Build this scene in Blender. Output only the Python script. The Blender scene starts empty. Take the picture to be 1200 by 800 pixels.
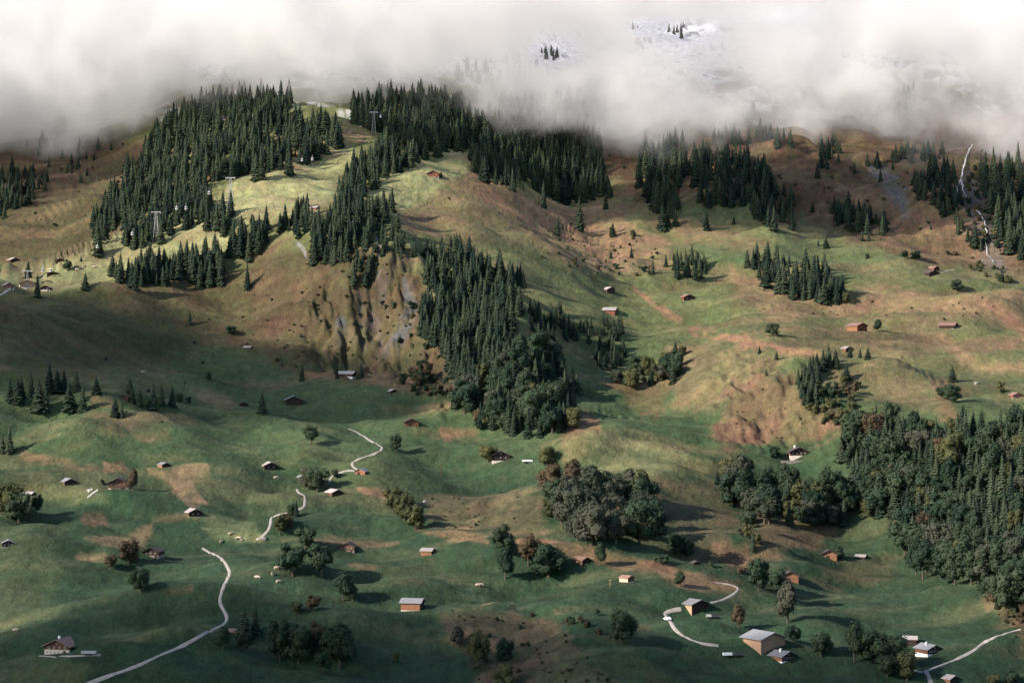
import bpy, bmesh, math, random
import numpy as np
from mathutils import Vector, Matrix
from mathutils.bvhtree import BVHTree
random.seed(7)
SC = bpy.context.scene
F = 2800.0                      # focal length in photo pixels (1200 wide)

# ------------------------------------------------------------------ camera
cam = bpy.data.objects.new('camera', bpy.data.cameras.new('camera'))
SC.collection.objects.link(cam)
cam.location = (0, 0, 0)
cam.rotation_euler = (math.radians(90), 0, 0)
cam.data.sensor_width = 36
cam.data.lens = F / 1200 * 36
cam.data.clip_start = 1
cam.data.clip_end = 30000
SC.camera = cam
# ------------------------------------------------------------------ light
SUN_EL, SUN_AZ = math.radians(28), math.radians(23)
S = Vector((-math.cos(SUN_EL) * math.cos(SUN_AZ), -math.cos(SUN_EL) * math.sin(SUN_AZ), math.sin(SUN_EL)))
sl = bpy.data.lights.new('sun', 'SUN')
sl.energy = 4.8
sl.angle = math.radians(0.6)
sl.color = (1.0, 0.89, 0.77)
so = bpy.data.objects.new('sun', sl)
SC.collection.objects.link(so)
so.rotation_euler = S.to_track_quat('Z', 'Y').to_euler()
W = bpy.data.worlds.new('World')
SC.world = W
W.use_nodes = True
nt = W.node_tree
sky = nt.nodes.new('ShaderNodeTexSky')
sky.sky_type = 'NISHITA'
sky.sun_disc = False
sky.sun_elevation = SUN_EL
sky.sun_rotation = math.atan2(S.x, S.y)
sky.altitude = 1200
bg = nt.nodes['Background']
bg.inputs[1].default_value = 0.125
nt.links.new(sky.outputs[0], bg.inputs[0])
SC.view_settings.view_transform = 'Standard'
SC.view_settings.look = 'None'
SC.view_settings.exposure = 0.92
SC.view_settings.gamma = 1.0
try:
    cy = SC.cycles
    cy.use_denoising = True
    cy.max_bounces = 22
    cy.diffuse_bounces = 2
    cy.volume_bounces = 20
    cy.volume_step_rate = 1.0
    cy.volume_max_steps = 256
except Exception:
    pass

# ------------------------------------------------------------------ helpers
def link(o, parent=None):
    SC.collection.objects.link(o)
    if parent is not None:
        o.parent = parent
    return o

def tag(o, label=None, cat=None, group=None, kind=None):
    if label: o['label'] = label
    if cat: o['category'] = cat
    if group: o['group'] = group
    if kind: o['kind'] = kind
    return o

def empty(name, loc=(0, 0, 0), rz=0.0):
    o = bpy.data.objects.new(name, None)
    o.empty_display_size = 0.5
    o.location = loc
    o.rotation_euler = (0, 0, rz)
    return link(o)

def mesh(name, vs, fs, mat=None, smooth=False):
    me = bpy.data.meshes.new(name)
    me.from_pydata([tuple(v) for v in vs], [], [tuple(f) for f in fs])
    if mat is not None:
        for m in (mat if isinstance(mat, (list, tuple)) else [mat]):
            me.materials.append(m)
    if smooth:
        me.polygons.foreach_set('use_smooth', [True] * len(me.polygons))
    me.update()
    return me

def obj(name, me, parent=None, mat=None):
    o = bpy.data.objects.new(name, me)
    link(o, parent)
    if mat is not None:                       # shared mesh, own material
        o.material_slots[0].link = 'OBJECT'
        o.material_slots[0].material = mat
    return o

class MB:
    def __init__(s): s.v = []; s.f = []
    def box(s, x0, x1, y0, y1, z0, z1):
        b = len(s.v)
        s.v += [(x0, y0, z0), (x1, y0, z0), (x1, y1, z0), (x0, y1, z0), (x0, y0, z1), (x1, y0, z1), (x1, y1, z1), (x0, y1, z1)]
        s.f += [(b, b+3, b+2, b+1), (b+4, b+5, b+6, b+7), (b, b+1, b+5, b+4), (b+1, b+2, b+6, b+5), (b+2, b+3, b+7, b+6), (b+3, b, b+4, b+7)]
    def hexa(s, bot, top):
        b = len(s.v); s.v += list(bot) + list(top)
        s.f += [(b, b+3, b+2, b+1), (b+4, b+5, b+6, b+7), (b, b+1, b+5, b+4), (b+1, b+2, b+6, b+5), (b+2, b+3, b+7, b+6), (b+3, b, b+4, b+7)]
    def bar(s, p, q, r, n=4):
        p, q = Vector(p), Vector(q); d = (q - p).normalized()
        a = d.orthogonal().normalized(); c = d.cross(a); b = len(s.v)
        for e in (p, q):
            for k in range(n):
                t = 2 * math.pi * k / n
                s.v.append(e + (a * math.cos(t) + c * math.sin(t)) * r)
        for k in range(n):
            s.f.append((b+k, b+(k+1) % n, b+n+(k+1) % n, b+n+k))
        s.f.append(tuple(b + n - 1 - k for k in range(n))); s.f.append(tuple(b + n + k for k in range(n)))
    def build(s, name, mat, parent=None):
        return obj(name, mesh(name, s.v, s.f, mat), parent)
    def me(s, name, mat): return mesh(name, s.v, s.f, mat)

# ---- numpy noise
def _hash(ix, iy, seed):
    h = (ix * 374761393 + iy * 668265263 + seed * 1442695041) & 0xffffffff
    h = ((h ^ (h >> 13)) * 1274126177) & 0xffffffff
    h = ((h ^ (h >> 16)) * 2246822519) & 0xffffffff
    return ((h ^ (h >> 15)) & 0xffffff) / float(0xffffff)

def vnoise(x, y, seed=0):
    ix = np.floor(x).astype(np.int64); iy = np.floor(y).astype(np.int64)
    fx = x - ix; fy = y - iy
    fx = fx * fx * fx * (fx * (fx * 6 - 15) + 10); fy = fy * fy * fy * (fy * (fy * 6 - 15) + 10)
    a = _hash(ix, iy, seed); b = _hash(ix + 1, iy, seed); c = _hash(ix, iy + 1, seed); d = _hash(ix + 1, iy + 1, seed)
    return (a + (b - a) * fx) * (1 - fy) + (c + (d - c) * fx) * fy

def fbm(x, y, scale, octv=4, seed=0, gain=0.5):
    x = x / scale; y = y / scale
    s = np.zeros_like(x); amp = 1.0; tot = 0.0
    for k in range(octv):
        ca, sa = math.cos(0.6 + k), math.sin(0.6 + k)
        s += amp * (vnoise(x * ca - y * sa + 17.3 * k, x * sa + y * ca - 9.1 * k, seed + k) * 2 - 1)
        tot += amp; amp *= gain; x = x * 2.03; y = y * 2.03
    return s / tot

def ss(x, a, b):
    t = np.clip((x - a) / (b - a), 0, 1)
    return t * t * (3 - 2 * t)

def poly_mask(U, V, pts, soft):
    """1 inside the polygon, 0 outside, soft edge of the given width"""
    P = np.array(pts, float)
    x0, y0 = P.min(0) - soft; x1, y1 = P.max(0) + soft
    out = np.zeros_like(U)
    m = (U > x0) & (U < x1) & (V > y0) & (V < y1)
    u = U[m]; v = V[m]
    if u.size == 0: return out
    inside = np.zeros(u.shape, bool); d2 = np.full(u.shape, 1e12)
    n = len(P)
    for i in range(n):
        ax, ay = P[i]; bx, by = P[(i + 1) % n]
        if ay != by:
            c = ((ay > v) != (by > v)) & (u < (bx - ax) * (v - ay) / (by - ay) + ax)
            inside ^= c
        ex, ey = bx - ax, by - ay
        t = np.clip(((u - ax) * ex + (v - ay) * ey) / (ex * ex + ey * ey + 1e-9), 0, 1)
        d2 = np.minimum(d2, (u - ax - t * ex) ** 2 + (v - ay - t * ey) ** 2)
    sd = np.where(inside, 1, -1) * np.sqrt(d2)
    out[m] = ss(sd, -soft, soft)
    return out

def line_mask(U, V, pts, w0, w1=None):
    """distance mask to a polyline: 1 on it, 0 beyond w (linearly varying)"""
    P = np.array(pts, float); w1 = w0 if w1 is None else w1; wm = max(w0, w1) * 2
    x0, y0 = P.min(0) - wm; x1, y1 = P.max(0) + wm
    out = np.zeros_like(U); m = (U > x0) & (U < x1) & (V > y0) & (V < y1)
    u = U[m]; v = V[m]
    if u.size == 0: return out
    best = np.zeros(u.shape); n = len(P)
    for i in range(n - 1):
        ax, ay = P[i]; bx, by = P[i + 1]; ex, ey = bx - ax, by - ay
        t = np.clip(((u - ax) * ex + (v - ay) * ey) / (ex * ex + ey * ey + 1e-9), 0, 1)
        d = np.sqrt((u - ax - t * ex) ** 2 + (v - ay - t * ey) ** 2)
        w = w0 + (w1 - w0) * (i + t) / (n - 1)
        best = np.maximum(best, 1 - ss(d / w, 0.4, 1.5))
    out[m] = best
    return out

# ------------------------------------------------------------------ terrain
ROWS = [1050, 950, 850, 750, 650, 600, 550, 500, 450, 400, 350, 300, 250, 200, 150, 100, 50, 0, -100, -250]
BASE = [640, 760, 865, 945, 1070, 1130, 1195, 1265, 1350, 1445, 1565, 1700, 1830, 1960, 2090, 2230, 2360, 2500, 2850, 3500]
COLS = [-100, 0, 100, 200, 300, 400, 480, 540, 600, 680, 760, 840, 920, 1000, 1100, 1200, 1300]
DELTA = {
 1050: [0]*17, 950: [0]*17,
 850: [0, 0, 0, 0, 0, 0, 5, 5, 0, 0, 0, 0, 0, -5, -10, -15, -20],
 750: [10, 5, 0, 0, 0, 0, 10, 15, 15, 0, 0, 0, 0, 0, 0, -15, -30],
 650: [10, 5, 0, 0, 0, 0, 0, -5, -5, 0, 15, 25, 25, 35, 10, -55, -80],
 600: [0, 0, -5, 0, 0, 0, 0, -5, -5, 0, 20, 30, 25, 30, 0, -65, -90],
 550: [-5, 0, 0, 0, 5, 0, 0, 5, 0, -15, -10, 20, 30, 10, -35, -80, -100],
 500: [-50, -40, -20, 10, 20, 10, 10, 25, 10, -30, 15, 10, -15, -35, -70, -95, -100],
 450: [-75, -60, -25, 10, 40, 38, 30, -5, -15, 20, 40, -20, -55, -75, -70, -60, -60],
 400: [-105, -88, -45, 0, 20, 10, -15, -60, -60, -10, 20, 0, -45, -55, -35, -20, -10],
 350: [-150, -128, -90, -62, -60, -80, -95, -110, -95, -40, -10, -5, -20, -20, -10, 0, 10],
 300: [-115, -115, -120, -140, -155, -190, -200, -175, -120, -30, 0, 10, 0, -5, 0, 30, 50],
 250: [-110, -110, -150, -205, -240, -245, -225, -190, -110, -10, 30, 20, 10, 0, 0, 40, 60],
 200: [-60, -60, -80, -150, -195, -190, -160, -140, -60, 30, 50, 20, 0, -15, -20, 20, 50],
 150: [-40, -40, -60, -100, -150, -150, -120, -90, -30, 30, 30, 0, -20, -40, -50, 0, 30],
 100: [-40, -40, -50, -70, -90, -90, -80, -60, -20, 10, 0, -20, -40, -60, -70, -30, 0],
 50: [-30, -30, -30, -30, -40, -40, -40, -30, -20, 0, -10, -20, -40, -60, -70, -40, 0],
 0: [0]*17, -100: [0]*17, -250: [0]*17}

def hermite(xs, ys, x):
    xs = np.array(xs, float); ys = np.array(ys, float)
    h = np.diff(xs); d = (ys[1:] - ys[:-1]) / (h if ys.ndim == 1 else h[:, None])
    m = np.zeros_like(ys)
    if ys.ndim == 1:
        m[1:-1] = (d[:-1] * h[1:] + d[1:] * h[:-1]) / (h[1:] + h[:-1])
    else:
        m[1:-1] = (d[:-1] * h[1:, None] + d[1:] * h[:-1, None]) / (h[1:] + h[:-1])[:, None]
    m[0] = d[0]; m[-1] = d[-1]
    x = np.clip(x, xs[0], xs[-1])
    i = np.clip(np.searchsorted(xs, x) - 1, 0, len(xs) - 2)
    hh = h[i]; t = (x - xs[i]) / hh
    if ys.ndim > 1: t = t[:, None]; hh = hh[:, None]
    return ((2*t**3 - 3*t**2 + 1) * ys[i] + (t**3 - 2*t**2 + t) * hh * m[i] + (-2*t**3 + 3*t**2) * ys[i+1] + (t**3 - t**2) * hh * m[i+1])

inner_u = np.arange(-80, 1281, 2.2)
outer = np.array([30, 80, 150, 260, 420, 650, 950, 1400, 2000.])
us = np.concatenate([inner_u[0] - outer[::-1], inner_u, inner_u[-1] + outer])
inner_v = np.arange(-60, 861, 2.1)
vs_ = np.concatenate([np.array([-250, -200, -150, -110, -80]), inner_v, np.array([880, 910, 950, 1000, 1050])])
order_r = sorted(ROWS)
tab = np.array([DELTA[r] for r in order_r], float)                 # rows x cols
base = np.array([BASE[ROWS.index(r)] for r in order_r], float)
dcol = hermite(COLS, tab.T, us).T                                   # rows x us
dl = hermite(order_r, dcol, vs_)                                    # vs x us
by = np.exp(hermite(order_r, np.log(base), vs_))[:, None]
Y = by + dl
U, V = np.meshgrid(us, vs_)
# crests: what lies above the line stands further back
def crest(pts, jump_pts, width):
    P = np.array(pts, float)
    vc = np.interp(U, P[:, 0], P[:, 1])
    j = sum(np.interp(U + o, [p[0] for p in jump_pts], [p[1] for p in jump_pts]) for o in range(-40, 41, 8)) / 11
    vc = sum(np.interp(U + o, P[:, 0], P[:, 1]) for o in range(-12, 13, 4)) / 7
    return j * ss(vc - V, 0, width)
Y = Y + crest([(-100, 342), (0, 326), (60, 320), (95, 306), (150, 288), (200, 268), (260, 240)], [(-100, 130), (60, 130), (150, 100), (220, 40), (270, 0)], 16)
Y = Y + crest([(540, 180), (560, 196), (600, 228), (650, 262), (720, 300)], [(500, 0), (600, 60), (650, 60), (770, 0)], 26)
Y = Y + crest([(930, 424), (965, 414), (1000, 420), (1060, 436), (1110, 455), (1160, 480)], [(930, 0), (960, 12), (1060, 25), (1110, 20), (1160, 0)], 10)
Y = Y + crest([(640, 500), (690, 486), (740, 490), (800, 498)], [(640, 0), (680, 25), (740, 25), (800, 0)], 8)
Y = Y + crest([(440, 250), (480, 290), (520, 360), (545, 420), (560, 470)], [(440, 0), (480, 15), (540, 30), (565, 0)], 25)
X = (U - 600) / F * Y
Z = (400 - V) / F * Y
# relief in metres, at world scale
cliff = np.maximum.reduce([
    poly_mask(U, V, [(390, 310), (440, 270), (480, 290), (500, 350), (550, 450), (520, 470), (450, 440), (380, 430), (350, 350)], 22),
    0.6 * poly_mask(U, V, [(830, 430), (930, 430), (1000, 500), (900, 530), (830, 500)], 22)])
rough = np.maximum.reduce([cliff, 0.8 * poly_mask(U, V, [(600, 230), (740, 270), (790, 320), (700, 340), (620, 300)], 25),
    0.7 * poly_mask(U, V, [(510, 580), (640, 570), (640, 625), (520, 625)], 12), 0.6 * poly_mask(U, V, [(520, 715), (640, 715), (720, 810), (540, 810)], 15),
    0.7 * poly_mask(U, V, [(700, 130), (1300, 130), (1300, 330), (1000, 290), (750, 260)], 30)])
upper = ss(-V, -150, -20)
R = 11 * fbm(X, Y * 0.8, 120, 3, 3) * (1 - 0.3 * cliff)
R += 10.0 * fbm(X * 0.55, Y * 0.85, 38, 2, 11) * (0.85 + 0.4 * rough) + 3.0 * rough * fbm(X, Y, 24, 3, 12) + 3.2 * fbm(X * 0.45, Y, 19, 2, 13)
R += 7.5 * (np.abs(fbm(X * 0.45, Y, 36, 2, 15)) - 0.2) + 3.0 * (np.abs(fbm(X * 0.4, Y, 16, 2, 17)) - 0.2)
R += 1.2 * fbm(X * 0.8, Y, 15, 3, 21) * (0.2 + 1.6 * rough) + 0.9 * fbm(X * 0.7, Y, 5, 2, 23) * (0.25 + rough)
ter = (np.abs(((Z + 1.4 * fbm(X, Y, 30, 3, 25)) / 3.1) % 1 - 0.5) - 0.25) * 0.9
R += ter * (0.35 + 0.5 * rough) * ss(fbm(X, Y, 60, 2, 26), -0.25, 0.2)
rid = 1 - np.abs(fbm(X + 0.25 * Y, Y * 0.25, 20, 5, 31, 0.6))
R += cliff * (rid - 0.75) * 8 + cliff * 11 * fbm(X * 1.1 + 0.2 * Y, Y * 0.5, 19, 5, 36, 0.62) + cliff * 5 * (np.abs(fbm(X, Y * 0.5, 9, 3, 35)) - .2)
d_ = X * 0.75 + Y * 0.35; e_ = -X * 0.35 + Y * 0.75
rid2 = 1 - np.abs(fbm(d_, e_ * 0.3, 60, 4, 41))
R += (0.7 * poly_mask(U, V, [(690, 90), (1400, 60), (1400, 320), (1000, 290), (720, 260)], 40)) * (rid2 - 0.8) * 26
R += upper * (fbm(X, Y, 90, 5, 51, 0.6) * 14)
Z = Z + R * ss(Y, 500, 800)
# named swells and hollows: (u, v, half-width px, half-height px, metres)
for (bu, bv, bw, bh, bm) in [(520, 668, 36, 16, -3.5), (480, 700, 45, 14, 2.5), (640, 470, 26, 20, 3), (230, 720, 60, 12, 3), (120, 700, 70, 14, -2.5), (1000, 690, 90, 16, 3),
        (1105, 700, 36, 14, 3), (340, 700, 60, 14, 3), (600, 700, 40, 12, -2), (60, 600, 60, 12, -3), (700, 512, 40, 12, 4), (430, 500, 60, 12, -3), (760, 480, 45, 14, -4), (895, 500, 30, 30, -4)]:
    Z += bm * np.exp(-((U - bu) / bw) ** 2 - ((V - bv) / bh) ** 2)
Uf = 600 + X / Y * F
Vf = 400 - Z / Y * F                                                # where each vertex ends up from the lookout
nv, nu = X.shape
# near slope: valley floor and the hillside the lookout stands on
xr = X[-1].copy(); yr = Y[-1].copy(); zr = Z[-1].copy()
extraX, extraY, extraZ = [], [], []
for (yy, zz) in [(560, -158), (470, -168), (400, -166), (320, -142), (240, -108), (160, -70), (90, -38), (40, -17), (12, -6), (0, -1.8), (-30, 4), (-120, 34), (-300, 110), (-700, 260), (-1500, 420)]:
    yrow = np.full(nu, float(yy)) + 6 * fbm(xr, xr * 0 + yy, 90, 2, 5) * (1 if abs(yy) > 50 else 0)
    k = 1.0 if yy > 100 else 1.0
    extraX.append(xr * k); extraY.append(yrow); extraZ.append(zz + 4 * fbm(xr, yrow, 80, 3, 6) * (1 if abs(yy) > 100 else 0) + 0.02 * np.abs(xr) * (1 if yy < 300 else 0.3))
X2 = np.vstack([X] + extraX); Y2 = np.vstack([Y] + extraY); Z2 = np.vstack([Z] + extraZ)
Uf2 = np.vstack([Uf] + [Uf[-1]] * len(extraX)); Vf2 = np.vstack([Vf] + [Vf[-1]] * len(extraX))
# outermost rows run on to the horizon
for (k, up) in ((1.6, 500), (3.2, 350)):
    X2 = np.vstack([X2[0] * k, X2]); Y2 = np.vstack([Y2[0 if k == 1.6 else 1] * k, Y2]) if False else np.vstack([np.full(nu, 4200. if k == 1.6 else 9000.), Y2])
    Z2 = np.vstack([Z2[0] + up, Z2]); Uf2 = np.vstack([Uf2[0], Uf2]); Vf2 = np.vstack([Vf2[0] - 200, Vf2])
NR, NC = X2.shape

# ---- ground cover painted by place (shade put into some tones)
wx = 12 * fbm(X2, Y2 * 0.5, 34, 4, 61); wy = 5.5 * fbm(X2 + 500, Y2 * 0.5, 34, 4, 71)
UU = Uf2 + wx; VV = Vf2 + wy
n1 = fbm(X2, Y2 * 0.55, 70, 4, 81); n2 = fbm(X2 * 0.7, Y2, 18, 4, 91); n3 = fbm(X2, Y2, 6, 3, 101)
stk = fbm(X2 * 0.22 + Y2 * 0.05, Y2, 7, 4, 111, 0.6); stk2 = fbm(X2 * 0.16, Y2 * 0.9, 22, 4, 121, 0.55)
LUSH = np.array([0.023, 0.048, 0.023]); GREEN = np.array([0.050, 0.080, 0.034]); OLIVE = np.array([0.105, 0.118, 0.047])
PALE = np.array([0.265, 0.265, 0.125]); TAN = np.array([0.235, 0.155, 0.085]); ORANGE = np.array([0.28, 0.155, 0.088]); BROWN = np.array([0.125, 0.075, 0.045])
DARK = np.array([0.05, 0.045, 0.03]); ROCK = np.array([0.115, 0.108, 0.105]); SNOW = np.array([0.82, 0.83, 0.85]); SCREE = np.array([0.10, 0.105, 0.11])
col = np.zeros((NR, NC, 3)); rough_full = np.vstack([np.zeros((2, NC)), np.clip(rough + 0.12, 0, 1), np.zeros((len(extraX), NC))])
t = ss(-VV + 40 * n1, -640, -480)[..., None]
col[:] = LUSH; col = col * (1 - t) + GREEN * t
t = ss(-VV + 50 * n1, -520, -330)[..., None]; col = col * (1 - t) + OLIVE * t
# general dryness in patches
t = (ss(n1 + 0.4 * n2, 0.12, 0.5) * (0.14 + 0.4 * ss(-VV, -600, -350)))[..., None]; col = col * (1 - t) + (0.6 * OLIVE + 0.4 * TAN) * t
def lay(c, mask, k=1.0):
    global col
    m = (mask * k)[..., None]; col = col * (1 - m) + np.array(c) * m
def P(c, pts, soft=8, k=0.9, brk=0.0):
    m = poly_mask(UU, VV, pts, soft)
    if sum(p[1] for p in pts) / len(pts) > 530: brk += 0.08; k *= 0.85
    m = np.clip(m * 1.2 + 1.7 * (m * (1 - m)) * 4 * (stk + 0.5 * stk2 + 0.3 * n3), 0, 1)
    m = m * (0.62 + 0.38 * ss(stk * 0.9 + stk2 * 0.8 + 0.5 * n3 - 0.6 * (m - 0.6), -0.30 + brk, 0.18 + brk))
    lay(c, m, k)
def L(c, pts, w0, w1=None, k=0.9, brk=0.0):
    m = line_mask(UU, VV, pts, w0, w1)
    if brk: m = m * ss(n2 + 0.5 * n3, -0.4 + brk, 0.1 + brk)
    lay(c, m, k)
# far mountain side; cloud shade on the left is put into brown and olive
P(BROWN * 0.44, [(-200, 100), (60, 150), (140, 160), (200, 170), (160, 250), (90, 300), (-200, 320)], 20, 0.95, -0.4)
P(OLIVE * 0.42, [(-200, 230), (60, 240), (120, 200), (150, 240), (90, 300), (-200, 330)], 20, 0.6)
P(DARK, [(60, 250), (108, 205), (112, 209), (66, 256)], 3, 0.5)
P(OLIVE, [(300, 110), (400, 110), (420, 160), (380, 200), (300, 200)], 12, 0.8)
P(BROWN * 0.6, [(640, 80), (1500, 80), (1500, 340), (1180, 320), (1080, 305), (1000, 280), (930, 262), (860, 225), (740, 240), (700, 180)], 16, 0.97, -0.5)  # brown darkened to carry the cloud shade of the upper right slope
P(BROWN * 0.8 + 0.01, [(690, 150), (740, 230), (730, 270), (660, 190)], 10, 0.7)
P(TAN * 0.75, [(990, 215), (1100, 250), (1190, 305), (1200, 330), (1120, 320), (1040, 290)], 14, 0.7, 0.05)
P(SCREE, [(1020, 190), (1038, 225), (1070, 262), (1060, 215), (1036, 188)], 6, 0.8, -0.1)
P(SCREE, [(1122, 175), (1150, 230), (1170, 300), (1185, 330), (1150, 300), (1128, 235)], 8, 0.6)
# lit ridge pastures
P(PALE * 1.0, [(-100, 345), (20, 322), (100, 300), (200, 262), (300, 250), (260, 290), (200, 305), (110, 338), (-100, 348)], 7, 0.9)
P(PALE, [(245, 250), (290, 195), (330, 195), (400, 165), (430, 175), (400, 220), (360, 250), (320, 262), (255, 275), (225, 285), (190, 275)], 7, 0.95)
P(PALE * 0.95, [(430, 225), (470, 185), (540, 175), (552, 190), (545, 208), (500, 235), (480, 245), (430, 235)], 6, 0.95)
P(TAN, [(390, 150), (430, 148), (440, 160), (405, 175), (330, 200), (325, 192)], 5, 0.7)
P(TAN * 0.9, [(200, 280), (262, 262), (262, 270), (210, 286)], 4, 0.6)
# central spur
P(TAN * 0.7 + 0.005, [(475, 250), (500, 235), (545, 208), (556, 195), (585, 220), (610, 238), (680, 275), (660, 290), (560, 285), (480, 275)], 7, 0.9)
P(ORANGE * 0.75, [(555, 196), (600, 228), (680, 262), (660, 275), (580, 250)], 6, 0.8)
P(GREEN, [(550, 262), (620, 270), (640, 300), (600, 305), (560, 285)], 8, 0.6)
P(TAN, [(600, 232), (640, 236), (700, 240), (745, 268), (790, 300), (780, 315), (700, 318), (650, 300), (620, 270)], 8, 0.85, -0.05)
P(ORANGE * 0.9, [(650, 262), (700, 262), (760, 300), (720, 308), (670, 296)], 8, 0.6, 0.05)
# bowl and cliffs
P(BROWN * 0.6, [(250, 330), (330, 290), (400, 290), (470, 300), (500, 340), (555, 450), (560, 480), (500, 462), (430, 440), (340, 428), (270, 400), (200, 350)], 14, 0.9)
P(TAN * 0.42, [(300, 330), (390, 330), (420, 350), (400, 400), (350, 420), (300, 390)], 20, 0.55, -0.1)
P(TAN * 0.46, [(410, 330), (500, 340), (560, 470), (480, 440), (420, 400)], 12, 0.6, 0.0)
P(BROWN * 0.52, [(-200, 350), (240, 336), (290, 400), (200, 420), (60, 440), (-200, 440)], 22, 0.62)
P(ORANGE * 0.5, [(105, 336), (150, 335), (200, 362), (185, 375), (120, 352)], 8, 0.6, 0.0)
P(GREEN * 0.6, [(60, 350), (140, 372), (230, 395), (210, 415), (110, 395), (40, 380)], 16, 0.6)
clf = poly_mask(UU, VV, [(395, 325), (440, 290), (500, 330), (560, 450), (555, 480), (500, 440), (450, 420), (400, 405)], 10)
lay(ROCK, clf * ss(np.vstack([np.zeros((2, NC)), rid, np.zeros((len(extraX), NC))]) * -1 + 0.2 * n3, -0.74, -0.5), 0.6)
lay(DARK, clf * ss(n2 * .6 + n3 + stk * .4, 0.1, 0.4), 0.7)
L(SCREE, [(405, 375), (410, 395)], 5, 9, 0.8); L(SCREE, [(478, 330), (484, 360), (470, 395)], 4, 7, 0.8)
L(ROCK * 2.2, [(346, 288), (352, 302)], 2.0, 1.4, 0.9); L(ROCK * 2.3, [(440, 278), (444, 302)], 3.0, 1.8, 0.9)
# right-hand middle slopes
P(TAN * 0.62, [(840, 318), (960, 345), (1040, 335), (1300, 340), (1300, 480), (1190, 470), (1110, 440), (1040, 425), (960, 420), (900, 410), (850, 380)], 14, 0.3, -0.05)
P(TAN * 0.85, [(860, 322), (960, 352), (1040, 338), (1250, 345), (1250, 366), (1180, 372), (1080, 362), (1000, 372), (900, 372), (860, 350)], 8, 0.85, -0.2)
P(TAN * 0.7, [(760, 255), (830, 262), (900, 285), (860, 300), (800, 285)], 8, 0.7)
P(GREEN * 1.2, [(935, 255), (1000, 285), (1080, 310), (1250, 322), (1250, 342), (1080, 325), (960, 320), (900, 290)], 8, 0.75)
P(GREEN * 1.2, [(810, 285), (870, 292), (880, 310), (820, 308)], 5, 0.8)
P(BROWN * 1.2, [(920, 385), (1000, 388), (1100, 395), (1200, 398), (1200, 408), (1060, 410), (960, 400)], 6, 0.7)
L(ORANGE, [(745, 338), (780, 365), (800, 375)], 2, 4, 0.7); L(ORANGE, [(818, 388), (860, 398), (920, 412), (960, 418)], 5, 5, 0.85, -0.1)
L(ORANGE * 0.9, [(1155, 358), (1180, 375), (1200, 388)], 4, 7, 0.85)
L(TAN, [(1100, 395), (1130, 412), (1150, 430), (1260, 440)], 5, 6, 0.7, 0.0)
P(TAN * 0.8, [(790, 410), (830, 405), (870, 412), (930, 425), (900, 445), (860, 460), (835, 490), (790, 478), (775, 440)], 10, 0.65)
P(ORANGE * 0.6, [(900, 438), (935, 440), (950, 470), (1000, 500), (960, 520), (900, 520), (850, 528), (828, 500), (850, 462)], 10, 0.8)
P(BROWN, [(880, 450), (930, 450), (915, 500), (860, 525), (842, 505)], 10, 0.6)
P(TAN * 0.75, [(960, 425), (1050, 432), (1100, 470), (1110, 492), (1050, 478), (1000, 470), (965, 450)], 10, 0.55)
P(ORANGE * 0.6, [(1090, 440), (1160, 455), (1110, 462), (1120, 490), (1095, 492)], 6, 0.7)
P(ORANGE * 0.5, [(720, 450), (790, 452), (770, 490), (745, 475)], 8, 0.7)
P(ORANGE * 0.7, [(660, 500), (690, 485), (702, 495), (705, 520), (670, 530), (655, 525)], 7, 0.85)
L(TAN, [(660, 540), (700, 520), (760, 522), (810, 522)], 4, 3, 0.7); L(TAN, [(786, 528), (805, 540), (822, 550)], 3, 4, 0.8)
P(OLIVE, [(640, 520), (720, 505), (830, 525), (820, 560), (700, 555), (640, 545)], 10, 0.8)
P(PALE * 0.65, [(690, 508), (740, 512), (800, 530), (780, 552), (680, 545)], 10, 0.6)
P(BROWN * 0.9, [(770, 565), (850, 570), (870, 660), (800, 650)], 16, 0.6)
# meadow patches on the left and in the middle
P(ORANGE * 0.9, [(100, 462), (130, 465), (132, 478), (102, 474)], 4, 0.7)
P(TAN * 0.85, [(215, 455), (260, 460), (285, 480), (260, 478)], 4, 0.7, 0.0)
P(BROWN, [(90, 480), (210, 475), (260, 490), (120, 500)], 8, 0.6)
P(TAN * 0.8, [(145, 500), (200, 505), (205, 520), (170, 515)], 5, 0.5)
P(ORANGE * 0.8, [(25, 528), (80, 540), (110, 548), (75, 548), (30, 538)], 4, 0.6); P(ORANGE * 0.9, [(112, 540), (138, 540), (142, 550), (118, 552)], 3, 0.8)
P(TAN, [(172, 552), (200, 556), (232, 545), (250, 545), (252, 556), (228, 562), (232, 580), (242, 588), (222, 592), (205, 575)], 4, 0.8)
P(TAN * 1.05, [(100, 633), (150, 628), (178, 606), (205, 600), (230, 604), (180, 610), (172, 640), (140, 643)], 4, 0.85); P(TAN * 0.9, [(85, 650), (125, 648), (128, 656), (90, 655)], 3, 0.7)
P(TAN * 0.7, [(92, 603), (120, 602), (122, 615), (105, 619), (92, 614)], 2, 0.85, -0.2)
P(OLIVE * 1.1, [(20, 572), (110, 572), (120, 590), (30, 590)], 6, 0.6); P(PALE * 0.7, [(225, 600), (300, 608), (305, 630), (250, 628)], 8, 0.6)
P(ORANGE * 0.85, [(360, 434), (395, 435), (395, 441), (365, 441)], 3, 0.8); P(TAN * 0.85, [(420, 435), (480, 442), (510, 462), (470, 455), (430, 448)], 4, 0.7)
P(TAN * 0.75, [(440, 475), (520, 478), (525, 486), (450, 486)], 4, 0.6); P(ORANGE * 0.7, [(510, 505), (560, 505), (556, 513), (520, 518)], 3, 0.8)
P(ORANGE, [(418, 572), (455, 572), (456, 582), (432, 580)], 3, 0.85); P(TAN * 0.6, [(500, 580), (640, 575), (640, 622), (560, 620), (500, 612)], 8, 0.8, -0.15)
P(DARK, [(500, 582), (640, 578), (640, 605), (520, 600)], 8, 0.6, 0.25)
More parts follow.
